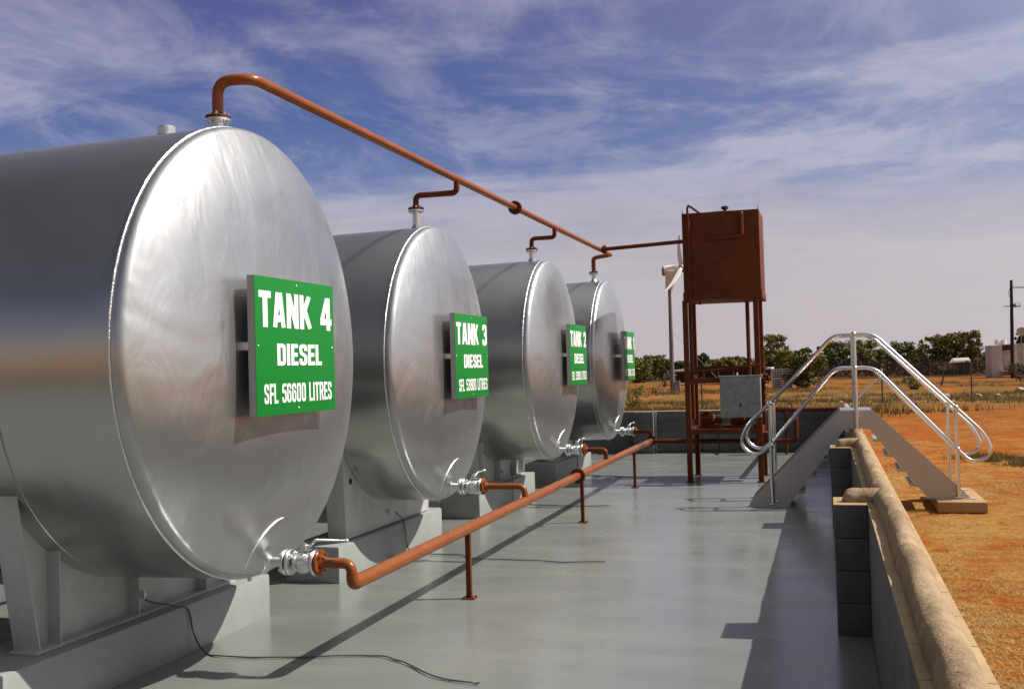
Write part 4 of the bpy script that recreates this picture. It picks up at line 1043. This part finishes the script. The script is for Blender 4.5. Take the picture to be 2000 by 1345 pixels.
for (u, v) in ((1328, 459), (1298, 568), (1368, 545)):
    e = at(u, v, Y - (2.2 if u < 1320 else 0.3)); hb = hub + Vector((.2, -.5 if u < 1320 else -.1, 0)); d = e - hb; sd_ = d.cross(Vector((0, 1, 0))).normalized()
    mb = MB(); n = 12; vs = []; fs = []
    for i in range(n + 1):
        f = i / n; p = hb + d * f + sd_ * (0.18 * math.sin(f * math.pi * 0.9)); w = (0.13 + 0.16 * math.sin(min(1, f * 3.5) * math.pi / 2)) * (1 - 0.75 * f)
        for (a, b_) in ((-w, 0), (0, 0.05), (w, 0), (0, -0.05)): vs.append(p + sd_ * a + Vector((0, b_, 0)))
    for i in range(n):
        for j in range(4): fs.append((4 * i + j, 4 * i + (j + 1) % 4, 4 * i + 4 + (j + 1) % 4, 4 * i + 4 + j))
    fs += [(0, 1, 2, 3), (4 * n + 3, 4 * n + 2, 4 * n + 1, 4 * n)]; mb.add(vs, fs)
    P(mb, 'blade', 'white_paint', smooth=60)
g0 = at(1312, 647, Y); P(MB().tube([g0, (g0.x + 5.5, Y, gx)], 0.02, 5), 'guy_wire', 'steel_grey')
P(MB().box(b0.x + .35, b0.x + .75, Y - .2, Y + .2, gx, gx + 1.1, .02), 'switch_box', 'steel_grey')

# long low shed with white roof
Y = 142.0; x0 = at(1315, 740, Y).x; x1 = at(1508, 740, Y).x; zt = at(1410, 719, Y).z; gx = gz(0, Y)
t = thing('long_shed', 'long low dark shed with a white roof edge, seen through the tower legs', 'shed', ((x0 + x1) / 2, Y + 3, gx)); P = Part(t)
mb = MB().box(x0, x1, Y, Y + 6, zt - .30, zt - .05, .03); P(mb, 'roof', 'white_paint')
P(MB().box(x0 + .3, x1 - .2, Y + 1.2, Y + 5.8, gx + .3, zt - .31), 'wall', 'dark_shed')
xx = x0 + .2
while xx < x1: P(MB().box(xx - .06, xx + .06, Y + .2, Y + .32, gx, zt - .305), 'post', 'steel_grey'); xx += 1.9
# wire cages
Y = 115.0; x0 = at(1508, 740, Y).x; gx = gz(0, Y)
def cage(ox, oz, lab):
    t = thing('wire_cage', lab, 'crate', (ox, Y, oz), 'stacked wire cages'); P = Part(t); mb = MB(); w, d, h = 1.0, 1.0, .98
    P(MB().box(ox + .09, ox + w - .09, Y + .09, Y + d - .09, oz + .09, oz + h - .12, .03), 'liner', 'dark_shed')
    for i in range(5):
        z = oz + .04 + i * (h - .08) / 4
        for yy in (Y, Y + d): mb.beam((ox, yy, z), (ox + w, yy, z), .07, .10)
        for xx in (ox, ox + w): mb.beam((xx, Y, z), (xx, Y + d, z), .05, .07)
        xx = ox + i * w / 4
        for yy in (Y, Y + d): mb.beam((xx, yy, oz), (xx, yy, oz + h), .045, .05)
    P(mb, 'frame', 'white_paint')
cage(x0, gx, 'white wire cage, lower left of the four stacked by the shed'); cage(x0 + 1.06, gx, 'white wire cage, lower right of the four stacked by the shed')
cage(x0, gx + 1.0, 'white wire cage, upper left of the four stacked by the shed'); cage(x0 + 1.06, gx + 1.0, 'white wire cage, upper right of the four stacked by the shed')

# security fence
Y = 158.0; gx = gz(0, Y); x0 = at(1596, 735, Y).x; x1 = at(2060, 735, Y).x
t = thing('security_fence', 'long dark chain-link security fence with angled tops in front of the far trees', 'fence', ((x0 + x1) / 2, Y, gx)); P = Part(t)
mb = MB(); xx = x0
while xx < x1:
    mb.beam((xx, Y, gx), (xx + 2.2, Y, gx + 2.2), .05, .05); mb.beam((xx + 2.2, Y, gx), (xx, Y, gx + 2.2), .05, .05); xx += .22
for i in range(14): mb.beam((x0, Y, gx + .1 + i * .165), (x1, Y, gx + .1 + i * .165), .03, .03)
for i in range(3): mb.beam((x0, Y - .15 * i - .12, gx + 2.35 + .12 * i), (x1, Y - .15 * i - .12, gx + 2.35 + .12 * i), .02, .02)
P(mb, 'mesh', 'dull_wire', smooth=0)
xx = x0
while xx < x1:
    mb = MB().tube([(xx, Y, gx), (xx, Y, gx + 2.25), (xx - .35, Y - .45, gx + 2.65)], .05, 6); P(mb, 'post', 'steel_grey'); xx += 3.0
# strainer corner post with two stays; star posts
p = onground(1724, 786); Yp = p.y; gg = gz(p.x, Yp)
t = thing('strainer_post', 'upright white-topped fence post with two sloping brown stays, behind the stair rails', 'fence post', (p.x, Yp, gg)); P = Part(t)
h = at(1724, 719, Yp).z - gg
P(MB().tube([(p.x, Yp, gg), (p.x, Yp, gg + h * .66)], .045, 10), 'post', 'dull_wire'); P(MB().tube([(p.x, Yp, gg + h * .66), (p.x, Yp, gg + h)], .05, 10), 'post_top', 'white_paint')
a = at(1711, 742, Yp - 1); b_ = at(1739, 742, Yp - 3); e0 = onground(1655, 797); e1 = onground(1788, 790)
P(MB().tube(fillet([(e0.x, e0.y, gz(0, e0.y)), a, (p.x, Yp, at(1724, 740, Yp).z)], .5), .055, 8), 'stay', 'dull_wire'); P(MB().tube(fillet([(p.x, Yp, at(1724, 740, Yp).z), b_, (e1.x, e1.y, gz(0, e1.y))], .5), .055, 8), 'stay', 'dull_wire')
for (u, vb, vt, top_w, lab) in ((1442, 802, 727, True, 'thin white-topped fence post right of the tower'), (1899, 787, 708, False, 'thin dark fence post with a bent-over tip, left of the pale rock'), (1372, 808, 742, False, 'thin dark fence post seen between the left tower legs'), (1215, 806, 770, False, 'short thin fence post beside the TANK 1 end')):
    p = onground(u, vb) if vb < 805 else onground(u, 802); gg = gz(p.x, p.y); h = at(u, vt, p.y).z - gg
    t = thing('fence_post', lab, 'fence post', (p.x, p.y, gg), 'thin fence posts on the plain'); P = Part(t)
    if top_w: P(MB().tube([(p.x, p.y, gg), (p.x, p.y, gg + h * .62)], .025, 8), 'post', 'dull_wire'); P(MB().tube([(p.x, p.y, gg + h * .62), (p.x, p.y, gg + h)], .035, 8), 'post_top', 'white_paint')
    else: P(MB().tube(fillet([(p.x, p.y, gg), (p.x, p.y, gg + h), (p.x - (.25 if u > 1800 else .02), p.y, gg + h + .12)], .1), .035, 8), 'post', 'dull_wire')
# small shelter
Y = 175.0; a = at(1855, 715, Y); gx = gz(0, Y); x1 = at(1893, 700, Y).x
t = thing('small_shelter', 'small open shelter with a cream tilted roof behind the security fence', 'shelter', ((a.x + x1) / 2, Y, gx)); P = Part(t)
zt = at(1880, 704, Y).z
mb = MB(); mb.add([(a.x - .2, Y - 1.2, zt - .25), (x1 + .1, Y - 1.2, zt - .15), (x1 + .1, Y + 1.5, zt + .45), (a.x + .6, Y + 1.5, zt + .40), (a.x - .2, Y - 1.2, zt - .37), (x1 + .1, Y - 1.2, zt - .27), (x1 + .1, Y + 1.5, zt + .33), (a.x + .6, Y + 1.5, zt + .28)], [(0, 1, 2, 3), (4, 7, 6, 5), (0, 4, 5, 1), (1, 5, 6, 2), (2, 6, 7, 3), (3, 7, 4, 0)])
P(mb, 'roof', 'cream_paint', smooth=0)
P(MB().box(a.x + .3, x1 - .1, Y - .6, Y + 1.3, gx, zt - .3), 'wall', 'dark_shed')
for xx in (a.x, a.x + .9, a.x + 1.8, x1 - .05): P(MB().box(xx - .05, xx + .05, Y - 1.1, Y - 1.0, gx, zt - .3), 'post', 'steel_grey')
# pink building
Y = 145.0; gx = gz(0, Y); xa = at(1937, 735, Y).x; xb = at(1959, 735, Y).x; xc = at(2090, 735, Y).x; za = at(1945, 674, Y).z; zb = at(1980, 671, Y).z
t = thing('plant_building', 'dusty pink clad plant building at the right edge, behind the power pole', 'building', ((xa + xc) / 2, Y + 2, gx)); P = Part(t)
P(MB().box(xa, xb, Y, Y + 5, gx, za, .03), 'end_block', 'pink_cladding')
w_ = P(MB().box(xb + .01, xc, Y + .4, Y + 5, gx + .2, zb, .03), 'wall', 'dusty_cladding')
xx = xb + .3
while xx < xc - .2: P(MB().box(xx, xx + .06, Y + .34, Y + .397, gx + .3, zb - .1), 'rib', 'pink_cladding', parent=w_); xx += .85
P(MB().box(xb + .05, xb + 1.3, Y + .2, Y + .397, zb - .75, zb - .15), 'louvre', 'dark_shed', parent=w_)
P(MB().box(xb - .3, xc, Y - .8, Y + .39, gx + .75, gx + .85), 'walkway', 'white_paint')
for i in range(6): P(MB().box(xb + i * 1.7, xb + i * 1.7 + .06, Y - .75, Y - .69, gx, gx + 1.9), 'walkway_post', 'steel_grey')
for xx in (xb - .2, xb + .5): P(MB().tube([(xx, Y + 2, zb), (xx, Y + 2, zb + .55)], .32, 14), 'roof_vent', 'white_paint')
p = at(1994, 648, 143); t = thing('satellite_dish', 'pale round satellite dish on a pole beside the pink building', 'dish', (p.x, 143, gx)); P = Part(t)
P(MB().tube([(p.x, 143.1, gx), (p.x, 143.1, p.z)], .06, 8), 'pole', 'steel_grey')
P(MB().lathe([(0, .0), (.03, .25), (.12, .5), (.14, .52), (.10, .5), (-.02, .0)], (p.x, 142.8, p.z), (-.2, -1, .1), 24), 'reflector', 'cream_paint')
# power pole
Y = 138.0; gx = gz(0, Y); a = at(1978, 735, Y); b_ = at(1975, 547, Y)
t = thing('power_pole', 'tall dark timber power pole in front of the pink building', 'power pole', (a.x, Y, gx)); P = Part(t)
P(MB().tube([(a.x, Y, gx), (b_.x, Y, b_.z)], [.25, .16], 12), 'pole', 'dark_wood', smooth=60)
z = at(1975, 598, Y).z; xl = at(1960, 598, Y).x; xr = at(1992, 598, Y).x
P(MB().beam((xl, Y - .2, z), (xr, Y - .2, z), .09, .09), 'crossarm', 'dark_wood')
mb = MB().beam((a.x, Y - .2, z + .32), (xr, Y - .2, z + .32), .05, .05); mb.beam((xr, Y - .2, z - .12), (xr, Y - .2, z + .34), .05, .05); mb.beam((a.x, Y - .2, z - .12), (xr, Y - .2, z - .12), .05, .05)
mb.box(a.x + .35, a.x + .6, Y - .3, Y - .05, z - .1, z + .25); P(mb, 'equipment_frame', 'steel_grey')
for dz in (0, -.12):
    q = at(1977, 560, Y); q.z += dz
    P(MB().tube([(q.x + (9 - 0) * 0 + 12 * i / 10, Y - 1.2 * i, q.z - .9 * math.sin(math.pi * i / 20)) for i in range(11)], .03, 5), 'wire', 'steel_grey')
P(MB().tube([(b_.x - .12, Y - .1, b_.z - .8), (b_.x - .38, Y - .1, b_.z - 1.5), (b_.x - .15, Y - .1, b_.z - 2.3)], .03, 5), 'insulator_loop', 'steel_grey')
